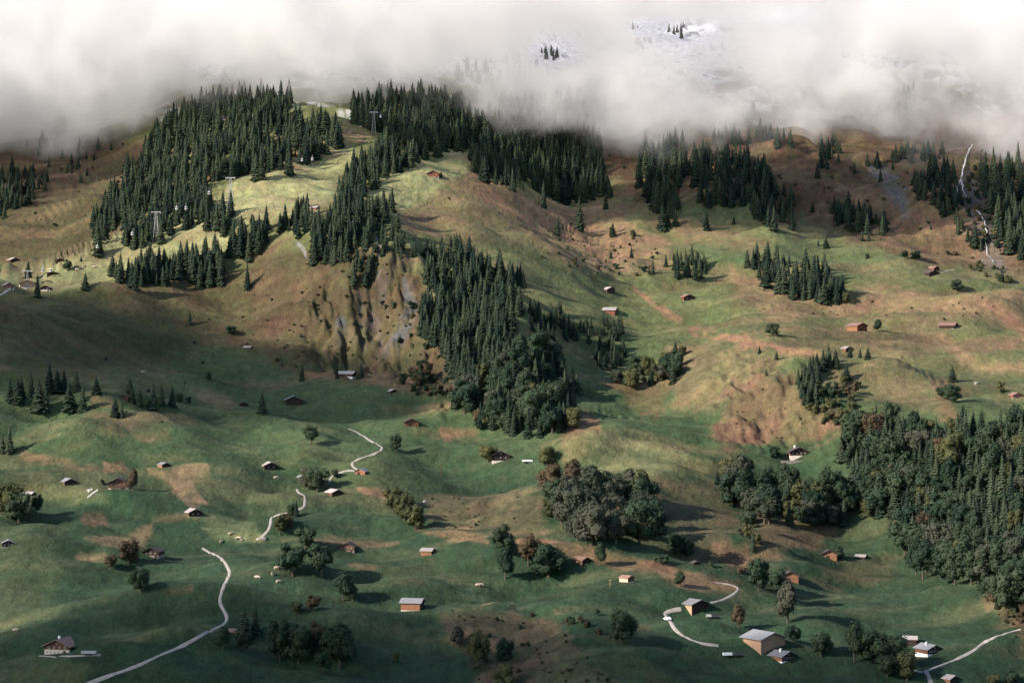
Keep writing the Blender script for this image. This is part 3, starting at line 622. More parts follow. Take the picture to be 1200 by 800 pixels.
# ------------------------------------------------------------------ lone trees: kind, u, base v, height px, tint, wide, label
LONE = [
 ('b', 165, 694, 31, 'green', 1.0, 'dark rounded tree standing alone below the dark hut on the lower left pasture'),
 ('b', 151, 659, 27, 'brown', 1.3, 'brownish spreading tree just left of the small dark chalet above the lone dark tree'),
 ('b', 129, 667, 18, 'brown', 1.1, 'small brownish round tree beside the brownish spreading tree'),
 ('b', 343, 675, 38, 'green', 1.15, 'big round dark tree, left one of the pair above the two-lobed tree'),
 ('b', 377, 674, 38, 'green', 1.1, 'big round dark tree, right one of the pair above the two-lobed tree'),
 ('b', 402, 703, 31, 'green', 1.1, 'pointed dark green tree of the touching pair below the round pair'),
 ('b', 413, 704, 20, 'green', 1.2, 'low dark tree touching the right side of the pointed dark tree'),
 ('b', 358, 643, 29, 'green', 1.0, 'dark narrow tree just above the round pair beside the lane'),
 ('b', 341, 606, 16, 'green', .9, 'small slim tree by the inside of the lane bend'),
 ('s', 347, 606, 22, None, 1.2, 'dark little spruce beside the lane bend under the dark barn'),
 ('b', 328, 626, 24, 'olive', 1.0, 'olive tree on the bend of the gravel lane, left of the dark narrow tree'),
 ('b', 336, 620, 20, 'brown', 1.1, 'brownish tree behind the olive tree on the lane bend'),
 ('b', 372, 577, 32, 'green', .95, 'tall dark tree between the tiny dark hut and the lane'),
 ('b', 361, 573, 26, 'grey', .95, 'greyish tree leaning against the tall dark tree beside the lane'),
 ('b', 393, 560, 12, 'green', 1.1, 'small dark round tree left of the orange brown chalet on the lane'),
 ('b', 464, 528, 19, 'green', 1.0, 'dark round tree alone in the meadow right of the winding lane'),
 ('b', 365, 520, 22, 'green', 1.1, 'dull dark tree on the shaded bank left of the top of the lane'),
 ('s', 307, 484, 27, None, 1.4, 'dark broad spruce right of the small dark hut on the left meadow'),
 ('s', 354, 446, 21, None, 1.3, 'dark spruce left of the long pale roofed chalet below the cliffs'),
 ('s', 395, 443, 13, None, 1.2, 'small spruce at the left end of the long pale roofed chalet'),
 ('s', 423, 443, 20, None, 1.3, 'dark spruce at the right end of the long pale roofed chalet'),
 ('b', 156, 575, 25, 'brown', .75, 'slim brownish pointed tree at the right end of the orange lit chalet'),
 ('b', 120, 568, 8, 'green', 1.0, 'tiny dark tree left of the orange lit chalet'),
 ('b', 244, 446, 12, 'green', 1.0, 'small faint tree on the left slope below the bowl'),
 ('b', 222, 472, 9, 'green', 1.2, 'small round bush like tree right of the left spruce stand'),
 ('s', 152, 460, 20, None, 1.4, 'dark spruce above the two dark huts on the left meadow'),
 ('s', 155, 471, 17, None, 1.2, 'small spruce between the two dark huts on the left meadow'),
 ('s', 164, 477, 25, None, 1.2, 'dark spruce just right of the lower dark hut on the left meadow'),
 ('s', 135, 488, 24, None, 1.4, 'dark spruce in front of the left dark hut, left of its small neighbour'),
 ('s', 143, 489, 18, None, 1.2, 'small dark spruce touching the right side of the spruce before the dark hut'),
 ('s', 179, 479, 33, None, 1.0, 'tallest narrow spruce right of the dark huts on the left meadow'),
 ('s', 189, 474, 28, None, 1.2, 'dark spruce between the tallest narrow spruce and the rightmost one of the row'),
 ('s', 202, 476, 27, None, 1.2, 'rightmost dark spruce of the row right of the dark huts'),
 ('b', 211, 471, 12, 'green', 1.0, 'small dim tree just right of the rightmost spruce of the dark row'),
 ('s', 113, 461, 21, None, 1.4, 'dark spruce alone between the left stand and the dark huts'),
 ('s', 11, 531, 34, None, 1.2, 'dark spruce pair member at the left edge below the stand, taller one'),
 ('s', 3, 530, 24, None, 1.2, 'shorter dark spruce at the left edge beside the taller one'),
 ('s', 12, 471, 30, None, 1.35, 'dark spruce of the left edge meadow stand: leftmost'),
 ('s', 20, 472, 35, None, 1.35, 'dark spruce of the left edge meadow stand: second from left'),
 ('s', 25, 467, 29, None, 1.35, 'dark spruce of the left edge meadow stand: third from left'),
 ('s', 37, 465, 29, None, 1.35, 'dark spruce of the left edge meadow stand: fourth from left, slightly behind'),
 ('s', 45, 481, 39, None, 1.35, 'dark spruce of the left edge meadow stand: tall front'),
 ('s', 53, 482, 35, None, 1.35, 'dark spruce of the left edge meadow stand: front, right of the tall front one'),
 ('s', 58, 457, 33, None, 1.35, 'dark spruce of the left edge meadow stand: tall back'),
 ('s', 67, 459, 27, None, 1.35, 'dark spruce of the left edge meadow stand: back, right of the tall back one'),
 ('s', 75, 459, 27, None, 1.35, 'dark spruce of the left edge meadow stand: back, between two others on the right half'),
 ('s', 81, 481, 36, None, 1.35, 'dark spruce of the left edge meadow stand: front right, left one of the two'),
 ('s', 90, 459, 27, None, 1.35, 'dark spruce of the left edge meadow stand: back right'),
 ('s', 97, 482, 31, None, 1.35, 'dark spruce of the left edge meadow stand: front right, right one of the two'),
 ('s', 222, 380, 19, None, 1.2, 'dark spruce on the left bowl slope below the ridge'),
 ('b', 270, 393, 13, 'green', 1.1, 'small bushy tree on the bowl slope right of the spruce'),
 ('s', 100, 339, 21, None, 1.25, 'dark spruce alone on the ridge pasture right of the ridge restaurant'),
 ('s', 44, 348, 28, None, 1.0, 'tall dark spruce standing in front of the ridge restaurant'),
 ('s', 33, 326, 22, None, 1.3, 'dark spruce behind the roofs of the ridge restaurant'),
 ('s', 95, 306, 8, None, 1.2, 'tiny spruce on the ridge crest between hut and big spruce'),
 ('b', 79, 318, 14, 'green', 1.1, 'round dark tree just right of the dark hut on the ridge crest'),
 ('s', 115, 300, 29, None, 1.5, 'broad dark spruce behind the ridge crest with a gondola before it'),
 ('s', 290, 338, 31, None, 1.1, 'dark spruce at the right end of the ridge row above the bowl'),
 ('s', 234, 338, 33, None, .9, 'narrow spruce standing just below the ridge row above the bowl'),
 ('s', 360, 243, 20, None, 1.1, 'spruce just left of the small pale roofed hut on the lit pasture'),
 ('s', 517, 208, 10, None, 1.2, 'tiny spruce at the right end of the red brown chalet on the lit pasture'),
 ('b', 526, 234, 3.5, 'green', 1.2, 'tiny bush on the tan slope below the red brown chalet'),
 ('s', 600, 281, 22, None, 1.0, 'dead-looking spruce'),
 ('s', 653, 275, 22, None, 1.5, 'dark spruce on the tan slope under the forest edge'),
 ('s', 637, 243, 36, None, .8, 'tall slender lit spruce at the lower edge of the upper forest'),
 ('s', 679, 270, 42, None, .8, 'tall slender lit spruce on the tan hollow below the upper forest'),
 ('s', 710, 245, 22, None, 1.1, 'lit spruce at the right corner of the upper forest'),
 ('s', 718, 277, 17, None, 1.2, 'small dark spruce in the middle of the tan hollow'),
 ('b', 742, 278, 10, 'olive', 1.1, 'small yellowish bush in the tan hollow'),
 ('s', 716, 303, 12, None, 1.3, 'small dark spruce low in the tan hollow beside another'),
 ('s', 740, 302, 14, None, 1.2, 'small dark spruce right of the low one in the tan hollow'),
 ('b', 722, 315, 9, 'green', 1.1, 'round grey green bush below the tan hollow'),
 ('s', 765, 320, 18, None, 1.2, 'leftmost spruce of the small row above the dark gabled hut'),
 ('b', 755, 318, 9, 'green', 1.1, 'small bush left of the spruce row on the green shelf'),
 ('s', 828, 270, 24, None, 1.2, 'bushy spruce on the crest right of the dark wood'),
 ('s', 860, 263, 12, None, 1.2, 'small spruce alone below the upper right wood'),
 ('s', 952, 248, 13, None, 1.3, 'small spruce alone left of the spruce row on the brown slope'),
 ('s', 1010, 282, 13, None, 1.2, 'small spruce below the spruce row on the brown slope, left of two'),
 ('s', 1018, 283, 12, None, 1.2, 'small spruce below the spruce row on the brown slope, right of two'),
 ('s', 968, 291, 16, None, 1.4, 'dark spruce on the green tongue of pasture'),
 ('s', 959, 288, 9, None, 1.3, 'tiny spruce left of the dark spruce on the green tongue of pasture'),
 ('b', 1016, 303, 8, 'green', 1.1, 'small round tree alone on the green tongue of pasture'),
 ('b', 1060, 303, 11, 'green', 1.2, 'bushy tree at the foot of the brown slope, smaller of two'),
 ('b', 1072, 303, 12, 'green', 1.7, 'wide bushy tree at the foot of the brown slope'),
 ('s', 1091, 269, 8, None, 1.2, 'tiny spruce on the brown slope below the waterfall wood'),
 ('b', 1121, 341, 14, 'green', 1.2, 'dark round tree right of the two dark huts'),
 ('b', 1173, 330, 11, 'green', 1.1, 'olive bush like tree beside a darker one on the right edge'),
 ('b', 1182, 331, 9, 'green', 1.2, 'dark round small tree by the right edge above the tan track'),
 ('b', 991, 355, 13, 'olive', 1.1, 'pale olive round tree at the right foot of the spruce clump'),
 ('b', 1029, 388, 13, 'green', 1.3, 'dark round tree right of the red barn'),
 ('s', 996, 419, 13, None, 1.5, 'spruce in front of the pale roofed barn, left of a pair'),
 ('s', 1008, 419, 13, None, 1.2, 'left spruce of the pair right of the pale roofed barn'),
 ('s', 1017, 421, 15, None, 1.3, 'right spruce of the pair right of the pale roofed barn'),
 ('s', 992, 444, 20, None, 1.4, 'lit spruce with a long shadow on the knoll below the pale roofed barn'),
 ('s', 1116, 447, 20, None, 1.5, 'broad dark spruce alone on the right knoll'),
 ('b', 1115, 472, 22, 'green', 1.3, 'big round dark tree in the gully below the lone spruce'),
 ('b', 1103, 466, 14, 'green', 1.1, 'smaller dark round tree at the left of the gully tree'),
 ('b', 1172, 460, 14, 'olive', 1.0, 'small olive tree left of the chalet at the right edge'),
 ('s', 1165, 512, 22, None, 1.0, 'narrow spruce rising above the big right wood'),
 ('s', 890, 414, 10, None, 1.3, 'tiny spruce on the pale knoll above the tan face'),
 ('s', 898, 440, 9, None, 1.3, 'tiny spruce on the right shoulder of the tan face'),
 ('s', 910, 421, 11, None, 1.2, 'small spruce left of the wood below the pale roofed barn'),
 ('b', 908, 537, 15, 'green', 1.0, 'dark tree left of the chalet with the long stone terrace'),
 ('b', 641, 546, 24, 'olive', 1.1, 'rusty olive round tree standing above its twin over the middle wood'),
 ('b', 646, 575, 32, 'brown', 1.0, 'rusty brown tree below the rusty olive one over the middle wood'),
 ('b', 572, 541, 22, 'olive', 1.2, 'olive round tree at the left end of the dark gabled chalet'),
 ('b', 462, 597, 26, 'olive', 1.2, 'lit olive tree, top one of the diagonal row of three'),
 ('b', 474, 610, 32, 'olive', 1.15, 'lit olive tree, middle one of the diagonal row of three'),
 ('b', 487, 621, 30, 'olive', 1.1, 'lit olive tree, lowest one of the diagonal row of three'),
 ('b', 590, 652, 38, 'green', 1.0, 'tall dark tree, upper one of the pair by the slope edge in the middle'),
 ('b', 592, 678, 34, 'green', 1.0, 'tall dark tree, lower one of the pair by the slope edge in the middle'),
 ('b', 619, 662, 36, 'brown', 1.0, 'brown round tree between the tall dark pair and the broad dark tree'),
 ('b', 643, 676, 40, 'green', 1.05, 'broad dark tree right of the brown round tree'),
 ('b', 703, 662, 25, 'green', .95, 'green pointed tree at the right end of the pinkish roofed hut'),
 ('b', 797, 687, 17, 'green', 1.3, 'squat conical dark tree above the big barn by the gravel bend'),
 ('b', 729, 753, 40, 'green', .95, 'big dark tree alone in the low meadow below the two huts'),
 ('b', 866, 735, 26, 'brown', .95, 'brownish conical tree between the two big barns'),
 ('b', 889, 692, 38, 'green', .9, 'dark tall tree left of the orange hut, upper one of the row'),
 ('b', 923, 730, 46, 'grey', .85, 'tall grey green tree in the row above the big barn'),
 ('b', 912, 700, 34, 'green', .9, 'dark tree at the back of the row above the big barn'),
 ('b', 905, 690, 20, 'grey', 1.0, 'short grey tree in the row beside the orange hut'),
 ('b', 930, 752, 22, 'green', 1.1, 'low dark tree behind the big barn at the foot of the row'),
 ('b', 962, 769, 31, 'green', 1.05, 'dark green round tree with pale stem right of the big barn'),
 ('b', 1001, 775, 44, 'green', .9, 'tall dark tree, leftmost of the cluster left of the pale roofed shed'),
 ('b', 1026, 776, 37, 'green', 1.1, 'broad dark tree in the middle of the cluster left of the pale roofed shed'),
 ('b', 1048, 778, 34, 'green', 1.2, 'dark tree at the right of the cluster next to the pale roofed shed'),
 ('b', 1063, 797, 34, 'olive', 1.0, 'olive tree in front of the cluster beside the lane fork'),
 ('b', 1040, 792, 26, 'green', 1.1, 'low green tree in front of the cluster beside the lane fork'),
 ('b', 1164, 806, 18, 'olive', 1.0, 'pale olive tree top at the bottom edge right of the lower hut'),
 ('b', 1186, 806, 22, 'green', 1.1, 'dark tree top at the bottom edge near the right corner'),
 ('b', 983, 655, 15, 'green', 1.2, 'dark bushy tree at the right end of the orange dark roofed hut'),
 ('s', 286, 748, 40, None, 1.15, 'tall dark spruce, left one beside the white based hut'),
 ('s', 299, 742, 38, None, 1.15, 'tall dark spruce, right one beside the white based hut'),
 ('b', 261, 760, 24, 'green', 1.3, 'bushy dark tree in front of the white based hut'),
 ('b', 285, 761, 22, 'green', 1.3, 'bushy dark tree under the two tall spruces'),
 ('b', 347, 718, 15, 'olive', 1.3, 'olive shrub like tree left of the brown one above the cluster'),
 ('b', 368, 716, 20, 'brown', 1.2, 'brown round tree above the bottom cluster'),
 ('b', 328, 774, 50, 'green', .95, 'tall dark green tree at the left of the bottom cluster'),
 ('b', 350, 776, 46, 'green', 1.0, 'dark tree second from the left in the bottom cluster'),
 ('b', 371, 762, 34, 'brown', .9, 'reddish brown tree in the middle of the bottom cluster'),
 ('b', 398, 784, 50, 'green', 1.0, 'broad dark green tree at the right of the bottom cluster'),
 ('b', 388, 770, 36, 'green', 1.0, 'dark tree behind the broad dark one in the bottom cluster'),
 ('b', 378, 788, 26, 'green', 1.1, 'low dark tree in front of the bottom cluster'),
 ('b', 464, 777, 14, 'olive', .9, 'thin sparse sapling in the dark meadow at the bottom'),
 ('b', 562, 779, 44, 'olive', .85, 'olive tree in the rough ravine at the bottom centre'),
 ('b', 537, 758, 24, 'grey', 1.0, 'grey tree at the left of the rough ravine at the bottom centre'),
 ('b', 591, 778, 30, 'green', 1.0, 'dark tree at the right of the rough ravine at the bottom centre'),
 ('b', 591, 806, 30, 'olive', 1.0, 'pale olive tree at the bottom edge in the rough ravine'),
 ('b', 12, 604, 40, 'olive', 1.0, 'olive lit tree beside the grey roofed shed at the left edge'),
 ('b', 22, 612, 36, 'green', 1.0, 'dark tree in front of the olive lit tree at the left edge'),
 ('b', 43, 603, 24, 'green', .8, 'dark slim tree right of the grey roofed shed'),
 ('b', 833, 664, 9, 'green', 1.1, 'small round tree right of the small dark hut on the brown slope'),
 ('b', 792, 650, 26, 'green', 1.2, 'round grey green tree right of the middle wood'),
 ('b', 775, 660, 12, 'green', 2.2, 'low wide hedge like tree left of the small dark hut'),
 ('b', 806, 652, 20, 'green', 1.1, 'dark tree right of the round grey green tree by the middle wood'),
 ('b', 870, 672, 10, 'brown', 1.8, 'low reddish brown bush above the gravel lane bend'),
 ('b', 905, 393, 15, 'green', 1.2, 'bushy tree on the pasture left of the red barn'),
 ('b', 700, 720, 8, 'green', 1.2, 'small shrub at the end of the brownish hedge'),
]
LONE = [l for l in LONE if 'dead-looking' not in l[-1]]
n_spr = 0; n_brd = 0
for k, (kd, u, v, h, tint, wide, lab) in enumerate(LONE):
    if kd == 's':
        tree('spruce', u, v, h, lab, 'single spruces', wide=wide); n_spr += 1
    else:
        if h < 13: tree('bush', u, v, h, lab, 'single small trees and bushes', tint, wide=wide * .85)
        else: tree('broad', u, v, h, lab, 'single leafy trees', tint, wide=wide, variant=4 if ('conical' in lab or 'pointed' in lab) else None); n_brd += 1

# ------------------------------------------------------------------ woods: polygons outline the canopy as seen; (name, kind mix, polygon, hpx, dx, dy, label)
WOODS = [
 ('s', [(455, 265), (490, 275), (492, 300), (470, 300)], 20, 11, 9, 'spruce on the crag top left of the central wood'),
 ('u', [(430, 345), (520, 360), (560, 470), (500, 450)], 8, 16, 14, 'dark bush on the lower cliffs'),
 ('s', [(690, 395), (735, 400), (735, 425), (700, 430)], 17, 10, 9, 'small spruce between the central wood and the hollow wood'),
 ('u', [(640, 295), (760, 300), (770, 330), (690, 330)], 6, 17, 10, 'small bush in the tan hollow'),
 ('s', [(930, 160), (1060, 180), (1060, 215), (940, 200)], 15, 26, 14, 'scattered dim spruce on the brown slope under the cloud'),
 ('s', [(30, 160), (140, 170), (100, 215), (60, 200)], 12, 15, 10, 'small dim spruce on the shaded slope under the left cloud'),
 ('s', [(105, 262), (122, 228), (170, 175), (200, 133), (250, 108), (345, 105), (338, 132), (298, 148), (300, 175), (285, 196), (250, 206), (238, 250), (205, 235), (150, 258), (110, 274)], 27, 7.5, 6, 'dark spruce in the big wood behind the ridge under the cloud'),
 ('s', [(142, 270), (150, 250), (245, 225), (270, 240), (262, 262), (235, 256), (205, 262), (180, 278), (150, 280)], 26, 8, 9, 'spruce at the lower edge of the ridge wood by the cable car mast'),
 ('s', [(-60, 205), (40, 195), (62, 208), (30, 235), (-60, 275)], 18, 7, 6, 'dark spruce in the shaded wood at the far left edge'),
 ('s', [(296, 152), (330, 132), (400, 140), (402, 160), (372, 178), (325, 196), (296, 205)], 28, 8, 7, 'spruce in the wood left of the upper cable car mast'),
 ('s', [(412, 118), (440, 105), (540, 108), (558, 130), (556, 165), (525, 160), (470, 150), (415, 138)], 26, 7.5, 6, 'dark spruce in the wood behind the upper cable car mast'),
 ('s', [(400, 210), (425, 175), (450, 160), (540, 150), (550, 165), (500, 175), (470, 195), (445, 205), (425, 228), (392, 240)], 27, 7.5, 6, 'lit spruce in the band of wood between the two bright pastures'),
 ('s', [(552, 190), (556, 140), (600, 112), (682, 112), (702, 160), (714, 225), (690, 232), (640, 222), (600, 215), (560, 198)], 28, 7.5, 6, 'dark spruce in the wood behind the tan spur'),
 ('s', [(362, 258), (390, 235), (440, 232), (468, 235), (462, 248), (440, 262), (430, 280), (400, 305), (360, 295)], 28, 8, 7, 'spruce on the crag below the bright pastures'),
 ('s', [(322, 262), (335, 240), (362, 242), (364, 262), (345, 275)], 22, 8, 7, 'spruce in the small clump left of the crag'),
 ('s', [(405, 300), (425, 290), (470, 262), (480, 275), (450, 320), (420, 330)], 22, 11, 12, 'scattered spruce among the cliffs below the crag'),
 ('s', [(125, 330), (128, 312), (165, 308), (195, 296), (260, 285), (270, 292), (262, 318), (240, 326), (205, 318), (180, 328), (150, 332)], 31, 8, 7, 'dark spruce in the row along the ridge edge above the bowl'),
 ('s', [(268, 272), (285, 258), (312, 255), (316, 275), (300, 292), (270, 298)], 27, 8, 8, 'dark spruce in the clump at the right end of the ridge row'),
 ('s', [(492, 292), (520, 284), (560, 296), (612, 322), (620, 345), (600, 380), (610, 420), (560, 430), (545, 440), (530, 432), (500, 395), (488, 375), (496, 335)], 30, 8.5, 8, 'dark spruce in the upper part of the steep central wood'),
 ('m', [(560, 430), (612, 400), (640, 390), (655, 420), (680, 460), (680, 485), (640, 500), (600, 500), (560, 488), (535, 465)], 30, 9, 8, 'tree in the lower part of the steep central wood'),
 ('s', [(620, 350), (650, 362), (700, 378), (732, 372), (730, 388), (700, 392), (650, 395), (625, 385)], 20, 9, 7, 'spruce in the thin right tail of the central wood'),
 ('s', [(742, 205), (760, 165), (800, 165), (806, 200), (790, 240), (792, 262), (770, 258), (758, 230)], 30, 8, 7, 'dark spruce in the left part of the upper right wood'),
 ('s', [(806, 175), (850, 172), (900, 195), (930, 232), (930, 262), (905, 262), (860, 235), (815, 225)], 25, 9, 8, 'dark spruce in the right part of the upper right wood'),
 ('s', [(820, 145), (850, 145), (930, 150), (940, 165), (840, 165)], 18, 9, 7, 'dim spruce at the misty edge above the upper right wood'),
 ('s', [(965, 240), (975, 232), (1000, 238), (1042, 256), (1046, 266), (1010, 262), (968, 252)], 22, 7, 7, 'dark spruce in the short row on the brown slope'),
 ('s', [(960, 165), (984, 165), (988, 185), (962, 185)], 18, 7, 7, 'dim spruce in the small misty clump under the cloud'),
 ('s', [(1040, 170), (1100, 168), (1105, 185), (1050, 188)], 16, 8, 6, 'dim spruce in the misty strip left of the waterfall'),
 ('s', [(1068, 215), (1082, 195), (1118, 188), (1122, 235), (1150, 290), (1120, 262), (1098, 238)], 24, 8, 8, 'dark spruce in the wood left of the waterfall'),
 ('s', [(1148, 190), (1280, 180), (1280, 300), (1190, 300), (1166, 262), (1152, 225)], 28, 9, 8, 'dark spruce in the wood right of the waterfall'),
 ('s', [(774, 312), (785, 300), (808, 298), (828, 302), (826, 316), (795, 320)], 20, 7.5, 6, 'dark spruce in the small row on the green shelf'),
 ('s', [(868, 305), (890, 292), (930, 300), (972, 312), (992, 330), (985, 345), (940, 346), (915, 335), (880, 315)], 30, 8, 8, 'dark spruce in the clump on the tan pasture to the right'),
 ('s', [(932, 455), (936, 432), (950, 420), (982, 412), (984, 420), (958, 440), (962, 462), (942, 470)], 22, 7.5, 7, 'dark spruce in the steep wood under the pale roofed barn'),
 ('m', [(985, 505), (1000, 488), (1050, 490), (1110, 500), (1150, 492), (1210, 500), (1270, 500), (1270, 620), (1200, 640), (1120, 620), (1062, 600), (1010, 575), (985, 540)], 34, 10.5, 9, 'tree in the upper part of the big wood on the right'),
 ('b', [(1062, 605), (1120, 625), (1200, 645), (1270, 640), (1270, 720), (1200, 705), (1160, 690), (1130, 668), (1080, 668), (1060, 650)], 38, 13, 11, 'leafy tree in the lower part of the big wood on the right'),
 ('b', [(835, 552), (860, 542), (900, 566), (960, 572), (1000, 572), (1055, 590), (1056, 600), (1000, 600), (930, 606), (875, 592), (838, 570)], 32, 12, 8, 'grey green leafy tree in the strip of wood below the terrace chalet'),
 ('b', [(858, 605), (880, 600), (890, 630), (875, 640)], 22, 10, 9, 'leafy tree in the narrow clump hanging from the strip of wood'),
 ('g', [(636, 590), (660, 568), (700, 560), (745, 565), (772, 592), (775, 615), (740, 628), (690, 625), (645, 612)], 36, 12, 9, 'greyish leafy tree in the middle wood above the tan strip'),
 ('b', [(712, 445), (730, 430), (765, 425), (790, 405), (806, 408), (790, 438), (755, 448), (722, 450)], 20, 9, 7, 'leafy tree in the shaded hollow wood right of the centre'),
 ('u', [(962, 450), (1000, 440), (1004, 470), (1000, 500), (960, 492), (940, 488)], 10, 8, 7, 'yellowish scrub on the steep bank right of the brown face'),
 ('u', [(465, 435), (500, 430), (520, 445), (510, 465), (480, 455)], 11, 8, 6, 'dark green scrub at the foot of the cliffs'),
 ('u', [(560, 478), (600, 500), (560, 500), (545, 485)], 14, 9, 6, 'leafy scrub at the lower left foot of the central wood'),
 ('u', [(662, 718), (680, 722), (705, 738), (698, 740), (668, 726)], 9, 7, 5, 'brownish hedge bush in the low meadow'),
 ('u', [(430, 260), (450, 255), (445, 330), (400, 330)], 9, 13, 13, 'small bush on the cliffs below the crag'),
 ('u', [(1100, 290), (1150, 300), (1190, 320), (1180, 332), (1130, 310)], 9, 12, 8, 'autumn bush at the foot of the waterfall wood'),
 ('u', [(1160, 690), (1200, 705), (1210, 730), (1165, 720)], 11, 9, 7, 'brownish bush along the lower edge of the big right wood'),
 ('u', [(1140, 185), (1158, 215), (1166, 262), (1172, 300), (1150, 280), (1128, 235)], 8, 9, 9, 'low dark bush beside the waterfall gully'),
 ('s', [(736, 30), (748, 28), (748, 34), (738, 35)], 8, 4, 4, 'dark snowy spruce in the left tuft showing through the cloud'),
 ('s', [(780, 34), (806, 30), (806, 42), (784, 42)], 12, 5, 5, 'dark snowy spruce in the right tuft showing through the cloud'),
 ('s', [(628, 58), (660, 56), (660, 66), (632, 68)], 12, 5, 5, 'dark snowy spruce in the lower tuft showing through the cloud'),
 ('s', [(980, 62), (1015, 60), (1015, 68), (985, 70)], 10, 7, 6, 'faint spruce high in the cloud on the right'),
 ('s', [(520, 78), (600, 60), (660, 90), (650, 118), (560, 110)], 16, 12, 10, 'misty spruce in the cloud above the central wood'),
 ('s', [(1050, 100), (1070, 95), (1080, 120), (1060, 125)], 14, 8, 8, 'misty spruce on the rocks in the cloud on the right'),
]
def in_poly(x, y, P_):
    c = False; n = len(P_)
    for i in range(n):
        ax, ay = P_[i]; bx, by_ = P_[(i + 1) % n]
        if (ay > y) != (by_ > y) and x < (bx - ax) * (y - ay) / (by_ - ay) + ax: c = not c
    return c
def gn1(x, y, sc): return float(fbm(np.array([x * 1.0]), np.array([y * 1.0]), sc, 2, 77)[0])
cands = {'spruce': [], 'broad': [], 'bush': []}
rw = random.Random(99)
for wi, (kd, pl, hp, dx, dy, lab) in enumerate(WOODS):
    dx *= .88; dy *= .85
    if kd == 's' and len(pl) > 6: hp *= .9; dx *= .9; dy *= .88
    xs = [p[0] for p in pl]; ys = [p[1] for p in pl]
    y = min(ys)
    while y < max(ys):
        x = min(xs) + rw.uniform(0, dx)
        while x < max(xs):
            px = x + rw.gauss(0, dx * .35); py = y + rw.gauss(0, dy * .35)
            if in_poly(px + 9 * gn1(px, py, 16), py + 6 * gn1(py, px, 13), pl) and rw.random() < 0.96 and gn1(px * .8, py * 1.3, 11) > -0.46:
                hh = hp * min(1.35, max(.42, rw.gauss(.93, .25)))
                pb = py + 0.42 * hh
                k = {'s': 'spruce', 'b': 'broad', 'g': 'broad', 'u': 'bush'}.get(kd)
                if kd == 'm': k = 'spruce' if rw.random() < .8 else 'broad'
                if kd == 'b' and rw.random() < .2: k = 'spruce'
                p = at_px(px, pb)
                if p is not None:
                    tint = rw.choices(['green', 'grey', 'olive', 'brown'], {'g': [5, 6, .6, 1]}.get(kd, [10, 3, .7, .3]))[0]
                    if kd == 'u': tint = rw.choices(['green', 'olive', 'brown'], [1, 6, 1] if 'yellow' in lab or 'autumn' in lab else ([1, 1, 4] if 'brown' in lab else [5, 1, 1]))[0]
                    cands[k].append((hh, px, pb, p, tint, wi, lab, kd))
            x += dx
        y += dy
GN_SETS = {}
WC = {}
for k in cands:
    for q in cands[k]: WC.setdefault(q[5], []).append(q[1])
for k in ('spruce', 'broad', 'bush'):
    c = sorted(cands[k], key=lambda q: -q[0])
    cap = {'spruce': 296 - n_spr, 'broad': 296 - n_brd, 'bush': 200}[k]
    for q in c[:cap]:
        hh, px, pb, p, tint, wi, lab, kd = q
        g = 'trees of ' + lab.split(' in the ')[-1] if ' in the ' in lab else 'bushes and trees: ' + lab
        if kd in 'm': l = (('dark spruce' if k == 'spruce' else 'leafy crowned tree') + lab[4:])
        elif kd == 'b' and k == 'spruce': l = 'spruce among leafy trees ' + lab[lab.index(' in the ') + 1:] if ' in the ' in lab else lab
        else: l = lab
        xs_ = WC[wi]
        if len(xs_) > 24:
            f3 = (px - min(xs_)) / (max(xs_) - min(xs_)); f3 = 'left' if f3 < .34 else 'middle' if f3 < .67 else 'right'
            l = l + ', ' + f3 + ' third'
            if len(l.split()) > 16: l = l.replace('the upper part of ', '').replace('dark ', '').replace('big ', '')
            if len(l.split()) > 16: l = l.replace('the lower part of ', '').replace('grey green ', '')
        tree(k, px, pb, hh, l, l, tint, pos=p, wide={'spruce': 1.05, 'broad': 1.0, 'bush': .9}[k])
    GN_SETS[k] = c[cap:]
print('TREES', {k: len(v) for k, v in cands.items()}, {k: len(v) for k, v in GN_SETS.items()})

